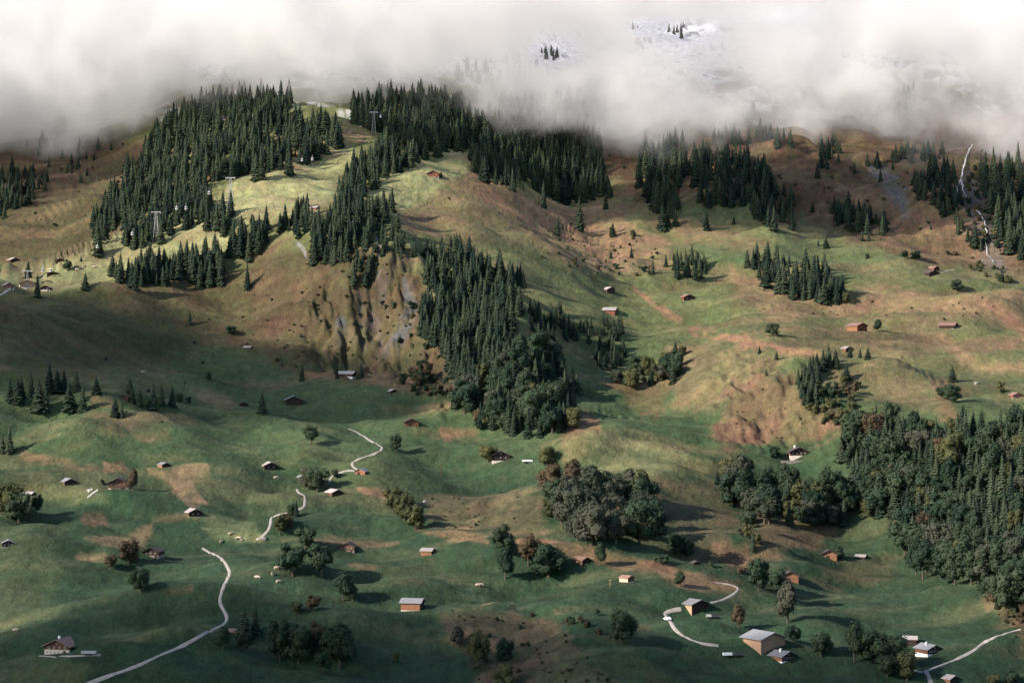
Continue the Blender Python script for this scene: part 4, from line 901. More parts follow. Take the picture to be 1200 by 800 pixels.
def scatter(name, protos, pts, label):
    """one object: points carrying scale / spin / which prototype, instanced by geometry nodes"""
    me_ = bpy.data.meshes.new(name); me_.from_pydata([tuple(q[0]) for q in pts], [], [])
    for an, ty, dat in (('t_scale', 'FLOAT_VECTOR', [c for q in pts for c in q[1]]), ('t_spin', 'FLOAT', [q[2] for q in pts]), ('t_idx', 'INT', [q[3] for q in pts])):
        a = me_.attributes.new(an, ty, 'POINT'); a.data.foreach_set('vector' if ty == 'FLOAT_VECTOR' else 'value', dat)
    o = obj(name, me_); tag(o, label, None, None, 'stuff')
    g = bpy.data.node_groups.new(name, 'GeometryNodeTree')
    g.interface.new_socket('Geometry', in_out='INPUT', socket_type='NodeSocketGeometry'); g.interface.new_socket('Geometry', in_out='OUTPUT', socket_type='NodeSocketGeometry')
    A = g.nodes.new; K = g.links.new
    gi = A('NodeGroupInput'); go = A('NodeGroupOutput'); ip = A('GeometryNodeInstanceOnPoints'); gt_ = A('GeometryNodeGeometryToInstance')
    for pr in reversed(protos):
        oi = A('GeometryNodeObjectInfo'); oi.inputs['Object'].default_value = pr; oi.inputs['As Instance'].default_value = True
        K(oi.outputs['Geometry'], gt_.inputs[0])
    jn = A('GeometryNodeJoinGeometry'); g.nodes.remove(gt_)
    for n_ in [n_ for n_ in g.nodes if n_.bl_idname == 'GeometryNodeObjectInfo']: K(n_.outputs['Geometry'], jn.inputs[0])
    def na_(nm, ty):
        n_ = A('GeometryNodeInputNamedAttribute'); n_.data_type = ty; n_.inputs[0].default_value = nm; return n_.outputs['Attribute']
    K(gi.outputs[0], ip.inputs['Points']); K(jn.outputs[0], ip.inputs['Instance']); ip.inputs['Pick Instance'].default_value = True
    K(na_('t_idx', 'INT'), ip.inputs['Instance Index']); K(na_('t_scale', 'FLOAT_VECTOR'), ip.inputs['Scale'])
    cx = A('ShaderNodeCombineXYZ'); K(na_('t_spin', 'FLOAT'), cx.inputs[2])
    er = A('FunctionNodeEulerToRotation'); K(cx.outputs[0], er.inputs[0]); K(er.outputs[0], ip.inputs['Rotation'])
    K(ip.outputs[0], go.inputs[0])
    md = o.modifiers.new('scatter', 'NODES'); md.node_group = g
    return o
def proto(me_, mat=None):
    o = bpy.data.objects.new('tree_source', me_)
    if mat is not None: o.material_slots[0].link = 'OBJECT'; o.material_slots[0].material = mat
    return o
def pack(lst, nprot, wide, rs):
    r = random.Random(rs); out = []
    for q in lst:
        p = q[3]; H = q[0] * p.y / F; w = H * wide * r.uniform(.88, 1.15)
        out.append(((p.x, p.y, p.z - .2), (w, w, H), r.random() * 6.28, r.randrange(nprot)))
    return out
if GN_SETS['spruce']:
    scatter('spruce_forest', [proto(m) for m in SPR], pack(GN_SETS['spruce'], 5, 1.25, 1), 'mass of further dark spruces filling the woods across the mountainside')
if GN_SETS['broad']:
    pr = [proto(BRD[0], LM['green']), proto(BRD[1], LM['grey']), proto(BRD[2], LM['olive']), proto(BRD[3], LM['green'])]
    scatter('leafy_forest', pr, pack(GN_SETS['broad'], 4, 1.0, 2), 'mass of smaller leafy trees inside the woods on the lower slopes')
if GN_SETS['bush']:
    scatter('scrub', [proto(BUSH[0], LM['green']), proto(BUSH[1], LM['olive']), proto(BUSH[2], LM['green'])], pack(GN_SETS['bush'], 3, .9, 3), 'low scrub on the banks and gullies')
# loose scrub dots over the brown slopes
dots = []
rd = random.Random(5)
for (pl, n, h0, h1) in [([(700, 160), (1180, 170), (1200, 320), (1050, 300), (900, 240), (740, 250)], 150, 2.5, 6), ([(60, 160), (180, 160), (120, 260), (0, 290)], 60, 2, 5), ([(380, 300), (480, 290), (560, 470), (430, 440), (300, 430)], 110, 2.5, 6),
        ([(500, 580), (640, 575), (640, 620), (520, 620)], 50, 2, 4.5), ([(600, 250), (780, 280), (780, 320), (640, 310)], 70, 2.5, 6), ([(520, 715), (640, 720), (720, 800), (560, 800)], 110, 3, 8), ([(200, 350), (420, 340), (440, 430), (260, 400)], 60, 2, 6),
        ([(880, 340), (1180, 340), (1180, 375), (900, 375)], 60, 2, 4.5), ([(850, 440), (950, 440), (990, 500), (860, 525)], 40, 2, 4), ([(90, 380), (300, 400), (200, 500), (60, 500)], 30, 2, 5), ([(1150, 695), (1200, 700), (1200, 760), (1160, 720)], 40, 3, 8)]:
    xs = [p[0] for p in pl]; ys = [p[1] for p in pl]; k = 0
    while k < n:
        x = rd.uniform(min(xs), max(xs)); y = rd.uniform(min(ys), max(ys))
        if not in_poly(x, y, pl): continue
        k += 1; p = at_px(x, y)
        if k % 2: continue
        if p: H = (h0 + (h1 - h0) * rd.random() ** 2) * p.y / F; dots.append(((p.x, p.y, p.z - .1), (H, H, H * .8), rd.random() * 6.28, rd.randrange(3)))
scatter('low_shrubs', [proto(BUSH[0], LM['green']), proto(BUSH[1], LM['brown']), proto(BUSH[3], LM['grey'])], dots, 'tiny shrubs dotted over the rough brown slopes')

# ------------------------------------------------------------------ chalets
def chalet(u, v, wpx, yaw, label, wall='wood_dark', side=None, roof='roof_grey', base_m='stone', ratio=1.2, hfac=0.42, base_f=0.3, win=3, win_b=0, chim=False, name='chalet', cat='chalet', pitch=24, balcony=False, door=True, base_part=True, over=0.09):
    """gable end faces the camera when yaw = 0; yaw > 0 turns it to the right and shows the left long side"""
    p = at_px(u, v)
    t = math.radians(yaw)
    Wt = wpx * p.y / F
    Wd = Wt / (math.cos(t) * (1 + 2 * over) + ratio * abs(math.sin(t)))
    Ln = Wd * ratio; H = Wd * hfac; rise = math.tan(math.radians(pitch)) * Wd / 2
    hw, hl = Wd / 2, Ln / 2
    back = hl * math.cos(t) + hw * abs(math.sin(t))
    e = empty(name, (p.x, p.y + back, p.z - .5), t)
    tag(e, label, cat, 'timber chalets, huts and barns on the slopes')
    hb = H * base_f
    if base_part:
        b = MB(); b.box(-hw * .995, hw * .995, -hl * .995, hl * .995, -2.5, hb); b.build('base', M[base_m], e)
    else: hb = -2.5
    # wall: prism with the gable; side walls may differ, sunlit or shaded tone put into the timber colour
    w = MB(); q = [(-hw, hb), (hw, hb), (hw, H), (0, H + rise), (-hw, H)]
    for yy in (-hl, hl): w.v += [(x, yy, z) for (x, z) in q]
    w.f = [(0, 1, 2, 3, 4), (9, 8, 7, 6, 5), (1, 6, 7, 2), (4, 9, 5, 0), (0, 5, 6, 1), (2, 7, 8, 3), (3, 8, 9, 4)]
    wo = w.build('wall', [M[wall], M[side or wall]], e)
    for k in (2, 3): wo.data.polygons[k].material_index = 1
    # roof: two slabs with overhang, one mesh
    ov = Wd * over; ovl = Wd * over * 1.2; th = max(.18, Wd * .025); sl_ = math.tan(math.radians(pitch)); r_ = MB()
    for s in (-1, 1):
        x1 = s * (hw + ov); z1 = H - sl_ * ov; zr = H + rise
        bot = [(0, -hl - ovl, zr + .02), (x1, -hl - ovl, z1 + .02), (x1, hl + ovl, z1 + .02), (0, hl + ovl, zr + .02)]
        if s < 0: bot = [bot[0], bot[3], bot[2], bot[1]]
        r_.hexa(bot, [(a, b_, c + th) for (a, b_, c) in bot])
    r_.build('roof', M[roof], e)
    # openings
    ws = max(.55, Wd * .07); wm_ = None
    def opening(nm, x, z, w_, h_, ys=-1):
        f = MB(); f.box(x - w_ / 2, x + w_ / 2, -hl - .06, -hl + .05, z - h_ / 2, z + h_ / 2)
        fo = f.build(nm, M['frame'], e) if nm == 'window' else f.build(nm, M['wood_dark'], e)
        if nm == 'window':
            g = MB(); g.box(x - w_ * .38, x + w_ * .38, -hl - .09, -hl - .03, z - h_ * .38, z + h_ * .38); g.build('pane', M['glass'], fo)
    for k in range(win):
        x = (k - (win - 1) / 2) * Wd / (win + .6)
        opening('window', x, max(hb, 0) + (H - max(hb, 0)) * .55, ws, ws * 1.15)
    if win >= 3: opening('window', 0, H + rise * .35, ws * .8, ws)
    for k in range(win_b):
        x = (k - (win_b - 1) / 2) * Wd / (win_b + .4)
        opening('window', x, hb * .55, ws * .9, ws * .8)
    if door and base_part: opening('door', hw * .62, min(hb, 2.1) * .5, 1.0, min(hb * .95, 2.0))
    elif door: opening('door', -hw * .2, 1.1, 1.6, 2.1)
    if balcony:
        bb = MB(); zb = hb + .1
        bb.box(-hw * .95, hw * .95, -hl - .9, -hl - .002, zb, zb + .12); bb.box(-hw * .95, hw * .95, -hl - .9, -hl - .82, zb + .12, zb + .95)
        bb.build('balcony', M['wood_brown'], e)
    if chim:
        cc = MB(); cx_ = -hw * .3; cc.box(cx_ - .35, cx_ + .35, -.35, .35, H + rise * .5, H + rise + .9); cc.build('chimney', M['white'], e)
    return e
C = chalet
C(70, 767, 45, -16, 'large farmhouse with dark timber gable and cream ground floor in the lower left corner', 'wood_brown', roof='roof_brown', base_m='plaster', hfac=.36, base_f=.62, win=4, win_b=6, chim=True, name='farmhouse', cat='farmhouse', ratio=1.0)
C(8, 641, 20, 10, 'dark little chalet with grey lit eaves at the left edge above the meadow', 'wood_dark', roof='roof_grey', win=3)
C(178, 653, 26, -8, 'dark chalet with stone base right of the brownish spreading tree', 'wood_dark', roof='roof_dark', base_f=.45, win=3)
C(224, 606, 27, 28, 'dark gabled barn with a pale strip of roof and white base above the lower lane', 'wood_dark', 'wood_brown', 'roof_pale', 'white', win=2, name='barn', cat='barn')
C(77, 569, 24, 34, 'grey roofed hay barn left of the orange lit chalet', 'wood_dark', 'wood_brown', 'roof_grey', win=0, base_part=False, name='barn', cat='barn')
C(137, 573, 27, 4, 'orange lit chalet with a pale base beside the slim brownish tree', 'wood_brown', 'wood_orange', 'roof_dark', 'plaster', win=4, win_b=2, balcony=True, ratio=1.0)
C(147, 572, 11, 20, 'little orange annex at the right side of the orange lit chalet', 'wood_orange', None, 'roof_dark', 'plaster', win=1, name='annex', cat='annex', ratio=.8)
C(32, 581, 15, 75, 'shed with a bright grey metal roof between trees at the left edge', 'wood_dark', None, 'roof_pale', win=0, base_part=False, name='shed', cat='shed', ratio=1.4)
C(191, 548, 18, 32, 'small dark hut with orange lit left side in the left meadow', 'wood_dark', 'wood_orange', 'roof_grey', win=0, base_part=False, name='hut', cat='hut')
C(314, 551, 25, 20, 'dark gabled barn left of the top of the winding lane', 'wood_dark', 'wood_brown', 'roof_pale', win=2, name='barn', cat='barn')
C(343, 475, 25, 8, 'wide dark barn right of the broad dark spruce in the left meadow', 'wood_dark', None, 'roof_grey', win=0, base_part=False, name='barn', cat='barn')
C(284, 476, 13, 14, 'tiny dark hut left of the broad dark spruce', 'wood_dark', None, 'roof_dark', win=0, base_part=False, name='hut', cat='hut')
C(145, 468, 12, 0, 'dark hut low between the spruces on the left meadow', 'wood_dark', None, 'roof_dark', win=0, base_part=False, name='hut', cat='hut')
C(171, 459, 9, 60, 'tiny hut behind the spruce row on the left meadow', 'wood_dark', None, 'roof_dark', win=0, base_part=False, name='hut', cat='hut')
C(290, 409, 10, 75, 'tiny hut with a bright roof at the foot of the bowl', 'wood_brown', None, 'roof_pale', win=0, base_part=False, name='hut', cat='hut')
C(406, 442, 22, 72, 'long chalet with a pale roof between two spruces below the cliffs', 'wood_dark', 'wood_brown', 'roof_pale', 'white', win=0, ratio=1.5, base_f=.35, door=False)
C(459, 461, 15, 30, 'small dark barn with a white roof strip below the cliff scrub', 'wood_dark', None, 'roof_pale', win=0, base_part=False, name='barn', cat='barn')
C(481, 500, 22, 8, 'brown gabled barn on the meadow below the small dark barn', 'wood_brown', None, 'roof_dark', win=0, base_part=False, name='barn', cat='barn')
C(586, 541, 26, 4, 'dark gabled chalet with pale base right of the olive round tree', 'wood_dark', 'wood_brown', 'roof_dark', 'plaster', win=3)
C(353, 562, 15, 22, 'tiny dark gabled hut left of the tall dark tree', 'wood_dark', 'wood_brown', 'roof_grey', win=0, base_part=False, name='hut', cat='hut')
C(391, 582, 24, 30, 'dark barn with a light roof edge below the tall dark tree', 'wood_dark', 'wood_brown', 'roof_pale', win=0, base_part=False, name='barn', cat='barn')
C(425, 557, 22, -26, 'orange brown barn where the winding lane passes', 'wood_orange', 'wood_brown', 'roof_grey', win=0, base_part=False, name='barn', cat='barn')
C(407, 646, 24, -6, 'dark brown chalet on a stone base above the big round trees', 'wood_brown', None, 'roof_dark', 'stone', base_f=.35, win=4, hfac=.38)
C(501, 651, 17, 72, 'small hay hut with a pale grey roof alone in the middle meadow', 'wood_orange', None, 'roof_pale', win=0, ratio=1.05, base_part=False, hfac=.55, name='hut', cat='hut')
C(483, 716, 28, 76, 'brown log hut with a dark grey roof on pale stilts in the lower middle', 'wood_dark', 'wood_orange', 'roof_grey', 'plaster', win=0, ratio=1.25, hfac=.6, base_f=.2, name='hut', cat='hut', door=False)
C(274, 744, 19, 70, 'white based hut with a dark roof left of the two tall spruces', 'wood_dark', 'wood_brown', 'roof_brown', 'white', win=0, base_f=.5, door=False, name='hut', cat='hut')
C(682, 662, 22, 42, 'hut with a pinkish roof and orange side left of the pointed green tree', 'wood_dark', 'wood_orange', 'roof_brown', win=0, base_part=False, hfac=.55, name='hut', cat='hut')
C(735, 682, 19, 44, 'tiny hut with a red brown roof and pale walls in the open meadow', 'wood_brown', 'wood_pale', 'roof_brown', 'plaster', win=0, hfac=.55, name='hut', cat='hut', door=False)
C(816, 662, 13, 14, 'tiny dark hut on the brown slope right of the low wide hedge', 'wood_dark', None, 'roof_dark', win=0, base_part=False, name='hut', cat='hut')
C(814, 721, 39, 33, 'barn with a blue grey roof and pale lit left wall by the gravel bend', 'wood_dark', 'wood_pale', 'roof_grey', win=0, base_part=False, hfac=.58, pitch=20, name='barn', cat='barn', ratio=1.05)
C(898, 767, 54, 32, 'biggest barn with a grey metal roof and pale board walls at the bottom', 'wood_tan', 'wood_pale', 'roof_grey', win=0, base_part=False, hfac=.55, pitch=20, name='barn', cat='barn', ratio=.95)
C(919, 777, 34, 38, 'dark chalet with orange side wall and white base in front of the biggest barn', 'wood_dark', 'wood_orange', 'roof_grey', 'white', base_f=.38, win=4, win_b=3, chim=True, ratio=.9)
C(927, 681, 24, -4, 'bright orange hut with a dark roof edge above the row of tall trees', 'wood_orange', None, 'roof_dark', win=1, base_part=False, name='hut', cat='hut')
C(973, 655, 23, -6, 'orange fronted hut with a dark roof left of the small stable', 'wood_orange', 'wood_brown', 'roof_dark', win=2, base_part=False, name='hut', cat='hut')
C(1010, 655, 15, 66, 'small dark stable with a light roof right of the orange fronted hut', 'wood_dark', None, 'roof_pale', win=0, base_part=False, name='stable', cat='stable')
C(1068, 757, 18, 78, 'shed with a pale pink roof behind the tree cluster at the lower right', 'wood_dark', None, 'roof_pale', win=0, base_part=False, hfac=.7, name='shed', cat='shed', ratio=1.1)
C(1091, 768, 33, 26, 'dark chalet with white ground floor windows at the lower right', 'wood_dark', 'wood_brown', 'roof_grey', 'white', base_f=.36, win=5, win_b=2, chim=True)
C(1114, 802, 27, 36, 'hut with a pale roof strip and black gable at the bottom edge', 'wood_dark', 'wood_orange', 'roof_pale', win=0, base_part=False, hfac=.5, name='hut', cat='hut')
C(936, 537, 27, 3, 'dark gabled chalet with lit orange windows band on a stone terrace above the wood', 'wood_dark', 'wood_orange', 'roof_dark', 'plaster', base_f=.5, win=4, win_b=0, chim=True)
C(1192, 467, 17, 10, 'red brown chalet with grey lower wall cut by the right edge', 'wood_red', None, 'roof_brown', 'stone', base_f=.45, win=3)
C(991, 413, 19, 40, 'barn with a bright pinkish roof on the knoll edge among small spruces', 'wood_dark', 'wood_red', 'roof_pale', win=0, base_part=False, name='barn', cat='barn', hfac=.5)
C(1006, 388, 25, 33, 'red barn with a pink brown roof and bright left wall', 'wood_red', 'wood_orange', 'roof_brown', win=0, base_part=False, name='barn', cat='barn', hfac=.5, pitch=22)
C(1113, 386, 24, 62, 'long low chalet with grey brown roof and white left end on the right pasture', 'wood_brown', 'wood_dark', 'roof_brown', 'white', win=1, ratio=1.3)
C(1095, 317, 15, 34, 'hut with a reddish lit roof, upper one of two below the brown slope', 'wood_dark', 'wood_red', 'roof_brown', win=0, base_part=False, name='hut', cat='hut')
C(1092, 324, 20, 24, 'black wide hut just below the reddish lit one', 'wood_dark', None, 'roof_dark', win=0, base_part=False, name='hut', cat='hut')
C(712, 343, 20, 36, 'hut with pinkish roof and dark gable, upper of two right of the central wood', 'wood_dark', 'wood_brown', 'roof_pale', win=0, base_part=False, name='hut', cat='hut')
C(714, 368, 21, 74, 'hut with broad pale roof and red wall, lower of two right of central wood', 'wood_brown', 'wood_red', 'roof_pale', win=0, base_part=False, name='hut', cat='hut', ratio=1.25)
C(805, 353, 21, 20, 'dark gabled hut with pink base alone on the green shelf', 'wood_dark', 'wood_red', 'roof_brown', 'plaster', win=2, name='hut', cat='hut')
C(508, 208, 17, -4, 'red brown chalet on the bright pasture just above the tan spur', 'wood_red', None, 'roof_dark', 'stone', win=3)
C(367, 246, 13, 72, 'small hut with a pale roof at the edge of the bright pasture', 'wood_red', None, 'roof_pale', win=0, base_part=False, name='hut', cat='hut')
C(14, 308, 18, 30, 'dark hut with a grey pink roof on the shaded slope at the left edge', 'wood_dark', None, 'roof_pale', win=0, base_part=False, name='hut', cat='hut')
C(70, 307, 11, 10, 'tiny black hut on the ridge crest beside the round tree', 'wood_dark', None, 'roof_dark', win=0, base_part=False, name='hut', cat='hut')
C(60, 323, 18, 10, 'low dark cable car station hut behind the ridge restaurant', 'wood_dark', None, 'roof_dark', win=0, base_part=False, name='station_hut', cat='station', hfac=.3, pitch=14)
C(30, 339, 25, 14, 'cream and orange ridge restaurant with white lower floor', 'wood_pale', 'plaster', 'roof_brown', 'white', base_f=.4, win=4, win_b=3, name='restaurant', cat='restaurant', ratio=.9)
C(7, 338, 18, 24, 'orange brown house with grey hipped looking roof left of the restaurant', 'wood_orange', 'wood_red', 'roof_pale', 'plaster', win=2)
C(53, 341, 13, 0, 'dark narrow house with a white lower wall right of the tall spruce on the ridge', 'wood_dark', None, 'roof_dark', 'white', base_f=.45, win=2)

# ------------------------------------------------------------------ lanes
def lane(name, pts, width, label, mat='path', w2=None):
    px = []
    for i in range(len(pts) - 1):
        n = 10
        p0 = pts[max(0, i-1)]; p1 = pts[i]; p2 = pts[i+1]; p3 = pts[min(len(pts)-1, i+2)]
        for k in range(n):
            t = k / n
            px.append(tuple(0.5 * ((2*p1[c]) + (-p0[c]+p2[c])*t + (2*p0[c]-5*p1[c]+4*p2[c]-p3[c])*t*t + (-p0[c]+3*p1[c]-3*p2[c]+p3[c])*t**3) for c in (0, 1)))
    px.append(pts[-1])
    W_ = [at_px(*p) for p in px]; W_ = [w for w in W_ if w]
    # resample to about 1.5 m and smooth
    out = [W_[0]]
    for a, b in zip(W_[:-1], W_[1:]):
        d = (b - a).length; n = max(1, int(d / 1.6))
        for k in range(1, n + 1): out.append(a.lerp(b, k / n))
    for _ in range(6): out = [out[0]] + [(out[i-1] + out[i] * 2 + out[i+1]) / 4 for i in range(1, len(out) - 1)] + [out[-1]]
    vs, fs = [], []; m = 5
    for i, p in enumerate(out):
        d = (out[min(i+1, len(out)-1)] - out[max(i-1, 0)]); n = Vector((d.y, -d.x, 0)).normalized()
        ww = 0.38 * width + (0 if w2 is None else (w2 - width) * i / len(out)) + .12 * math.sin(i * .37)
        for k in range(m):
            q = p + n * ww * (k / (m - 1) - .5)
            z = drop(q.x, q.y)
            vs.append((q.x, q.y, z + (.16 if 0 < k < m - 1 else -.05)))
    for i in range(len(out) - 1):
        for k in range(m - 1):
            a = i * m + k; fs.append((a, a + 1, a + m + 1, a + m))
    o = obj(name, mesh(name, vs, fs, M[mat], True)); tag(o, label, None, None, 'structure'); return o
lane('path', [(408, 502), (420, 507), (432, 515), (443, 521), (448, 525), (440, 531), (425, 536), (414, 541), (414, 547), (426, 553)], 3.6, 'gravel lane winding down to the orange brown barn')
lane('path', [(424, 554), (410, 551), (398, 554), (388, 559), (386, 565)], 3.4, 'gravel lane between the orange brown barn and the tall dark tree')
lane('path', [(348, 573), (350, 577), (357, 581), (357, 590), (354, 595), (340, 600), (326, 603), (318, 607), (317, 613), (314, 621), (306, 629), (300, 632)], 3.6, 'gravel lane passing the lane bend trees')
lane('path', [(237, 642), (246, 647), (258, 653), (266, 663), (269, 672), (264, 683), (259, 695), (258, 706), (263, 716), (266, 724), (262, 731), (250, 737), (235, 745), (212, 757), (188, 767), (165, 778), (135, 789), (105, 800), (80, 812)], 3.8, 'long gravel lane winding down the lower left pasture')
lane('path', [(838, 682), (852, 684), (862, 687), (865, 691), (856, 698), (842, 704), (832, 706)], 3.4, 'gravel lane curving behind the barn with the blue grey roof')
lane('path', [(798, 713), (787, 715), (780, 718), (781, 722), (786, 729), (791, 737), (800, 744), (812, 750), (826, 754), (842, 756)], 4.2, 'gravel lane curving in front of the barn with the blue grey roof')
lane('path', [(1196, 737), (1188, 739), (1178, 742), (1162, 748), (1152, 753), (1142, 761), (1125, 770), (1105, 778), (1092, 783), (1082, 787), (1072, 785)], 3.6, 'gravel lane on the lower right going up past the dark chalet')
lane('path', [(1084, 785), (1087, 790), (1090, 797), (1093, 808)], 5.0, 'short fork of the lower right lane leading down')
lane('path', [(-20, 352), (0, 346), (8, 341), (17, 337)], 4.0, 'pale drive leading to the ridge restaurant')
lane('path', [(1102, 320), (1110, 317), (1118, 316)], 3.0, 'short pale track beside the two dark huts')
lane('path', [(46, 768), (70, 769), (95, 768), (118, 767)], 2.0, 'gravel yard strip in front of the large farmhouse')

# ------------------------------------------------------------------ waterfall (strands over the rock)
wm, wt, wb = new_mat('white_water'); wb.inputs['Base Color'].default_value = (0.85, 0.86, 0.88, 1); wb.inputs['Roughness'].default_value = 0.5
wn = wt.nodes.new('ShaderNodeTexNoise'); wn.inputs['Scale'].default_value = 1.2; wcr = wt.nodes.new('ShaderNodeMapRange'); wcr.inputs[1].default_value = .35; wcr.inputs[2].default_value = .6; wcr.inputs[3].default_value = .18; wcr.inputs[4].default_value = .75
wt.links.new(wn.outputs[0], wcr.inputs[0]); wt.links.new(wcr.outputs[0], wb.inputs['Base Color'])
wf = empty('waterfall', at_px(1140, 172)); tag(wf, 'thin white waterfall dropping down the dark gully on the upper right', 'waterfall')
def strand(pts, w0, w1):
    pts = [(a[0] + (b[0] - a[0]) * k / 8, a[1] + (b[1] - a[1]) * k / 8) for a, b in zip(pts[:-1], pts[1:]) for k in range(8)] + [pts[-1]]
    pw = [at_px(*p) for p in pts]; out = []
    for a, b in zip(pw[:-1], pw[1:]):
        n = max(1, int((b - a).length / 2.5)); out += [a.lerp(b, k / n) for k in range(n)]
    out.append(pw[-1]); vs, fs = [], []
    for i, p in enumerate(out):
        w_ = .34 * (w0 + (w1 - w0) * i / len(out)) * (.6 + .8 * random.random()); jx = random.uniform(-.6, .6)
        for k, (ox, oy) in enumerate(((-1, 0), (-.4, -.35), (.4, -.35), (1, 0))):
            vs.append((p.x + jx + ox * w_, p.y + oy - .9, p.z + .7 + oy * .1))
    for i in range(len(out) - 1):
        for k in range(3): a = i * 4 + k; fs.append((a, a + 1, a + 5, a + 4))
    o = obj('strand', mesh('strand', vs, fs, wm, True)); o.parent = wf; o.matrix_parent_inverse = Matrix.Translation(-wf.location)
strand([(1140, 170), (1136, 176), (1133, 182), (1131, 188), (1128, 200), (1126, 212)], 1.7, 1.2)
strand([(1128, 203), (1125, 212), (1121, 222), (1122, 228)], 1.1, .8)
strand([(1126, 212), (1128, 222), (1132, 232)], 1.1, .9)
strand([(1142, 243), (1148, 252), (1154, 260), (1156, 272), (1155, 283), (1156, 292), (1157, 300), (1165, 308)], 1.3, .9)

# ------------------------------------------------------------------ cable car
tops = {}
def mast(u, v, hpx, label):
    p = at_px(u, v); H = hpx * p.y / F; e = empty('cable_car_mast', p); tag(e, label, 'mast', 'lattice masts of the cable car')
    b = MB(); r0, r1 = H * .10, H * .025
    cs = [(-1, -1), (1, -1), (1, 1), (-1, 1)]; n = 7
    for i in range(4):
        x, y = cs[i]; b.bar((x * r0, y * r0, -1), (x * r1, y * r1, H), H * .006)
    b.build('mast_leg', M['steel'], e); b = MB()
    for j in range(n):
        a0, a1 = j / n, (j + 1) / n; ra_, rb_ = r0 + (r1 - r0) * a0, r0 + (r1 - r0) * a1
        for i in range(4):
            (x, y), (x2, y2) = cs[i], cs[(i+1) % 4]
            b.bar((x * ra_, y * ra_, a0 * H), (x2 * rb_, y2 * rb_, a1 * H), H * .0035, 3); b.bar((x * rb_, y * rb_, a1 * H), (x2 * rb_, y2 * rb_, a1 * H), H * .0035, 3)
    b.build('bracing', M['steel'], e); b = MB()
    b.box(-3.2, 3.2, -.35, .35, H, H + .6); b.build('crossarm', M['steel'], e)
    for s in (-1, 1):
        b = MB(); b.box(s * 3 - .25, s * 3 + .25, -2.2, 2.2, H - .5, H - .15); b.build('sheave_assembly', M['steel'], e)
    tops[label] = p + Vector((0, 0, H))
    return p + Vector((0, 0, H - .5))
T = [mast(438, 157, 25, 'uppermost lattice mast at the forest edge below the cloud'), mast(270, 249, 40, 'pale lattice mast on the bright pasture left of centre'),
     mast(183, 283, 34, 'lattice mast on the ridge crest before the dark spruces'), mast(32, 335, 17, 'short pale mast head rising behind the restaurant roof')]
up = T[0] + Vector((160, 500, 150)); line = [up] + T
def cable(off, label):
    pts = []
    for a, b in zip(line[:-1], line[1:]):
        n = 16; L0 = (b - a).length
        for k in range(n): t = k / n; q = a.lerp(b, t); q.z -= L0 * .05 * 4 * t * (1 - t) * .5; pts.append(q + Vector((off, 0, 0)))
    pts.append(line[-1] + Vector((off, 0, 0))); b = MB()
    for p, q in zip(pts[:-1], pts[1:]): b.bar(p, q, .035, 3)
    tag(b.build('cable', M['rope']), label, 'cable', 'cable car ropes'); return pts
c1 = cable(-3, 'thin steel cable car rope strung between the masts on the left side'); c2 = cable(3, 'thin steel cable car rope strung between the masts on the right side')
def gmesh():
    n = 10; prof = [(0.0, -2.2), (.75, -2.15), (.95, -1.7), (1.0, -.9), (.85, -.25), (.45, 0), (0, .02)]; b = MB()
    for (r, z) in prof:
        for k in range(n):
            a = 6.283 * (k + .5) / n; b.v.append((r * math.copysign(abs(math.cos(a)) ** .7, math.cos(a)), r * math.copysign(abs(math.sin(a)) ** .7, math.sin(a)), z - 2.2))
    for i in range(len(prof) - 1):
        for k in range(n): b.f.append((i*n+k, i*n+(k+1) % n, (i+1)*n+(k+1) % n, (i+1)*n+k))
    return b.me('cabin', M['carpaint'])
GM = gmesh()
hb_ = MB(); hb_.bar((0, 0, 0), (.0, 0, -2.25), .1); hb_.box(-.12, .12, -.4, .4, -.12, .12); HM = hb_.me('hanger', M['steel'])
wb_ = MB(); wb_.box(-1.0, 1.0, -1.01, -.6, -3.45, -2.75); WM = wb_.me('window', M['glass'])
for (u, side, lab) in [(50, 0, 'white gondola cabin hanging left of the dark station hut'), (59.5, 1, 'white gondola cabin hanging over the dark station hut'), (114, 0, 'white gondola cabin before the broad dark spruce'),
        (155, 1, 'white gondola cabin before the spruces left of the ridge crest mast'), (207, 0, 'white gondola cabin before the ridge wood, lower of a pair'), (218, 1, 'white gondola cabin before the ridge wood, upper of a pair'),
        (245, 0, 'white gondola cabin near the top edge of the ridge wood'), (354, 0, 'white gondola cabin in front of the wood left of the upper mast, lower one'), (366, 1, 'white gondola cabin in front of the wood left of the upper mast, upper one'),
        (446, 1, 'white gondola cabin just right of the uppermost mast')]:
    pts = c1 if side == 0 else c2; best = None
    for a, b in zip(pts[:-1], pts[1:]):
        ua, ub = 600 + a.x / a.y * F, 600 + b.x / b.y * F
        if min(ua, ub) <= u <= max(ua, ub): best = a.lerp(b, (u - ua) / (ub - ua)); break
    if best is None: continue
    e = empty('gondola', best); e.scale = (.95,) * 3; tag(e, lab, 'gondola', 'gondolas on the cable car'); obj('cabin', GM, e); obj('hanger', HM, e); obj('window', WM, e)

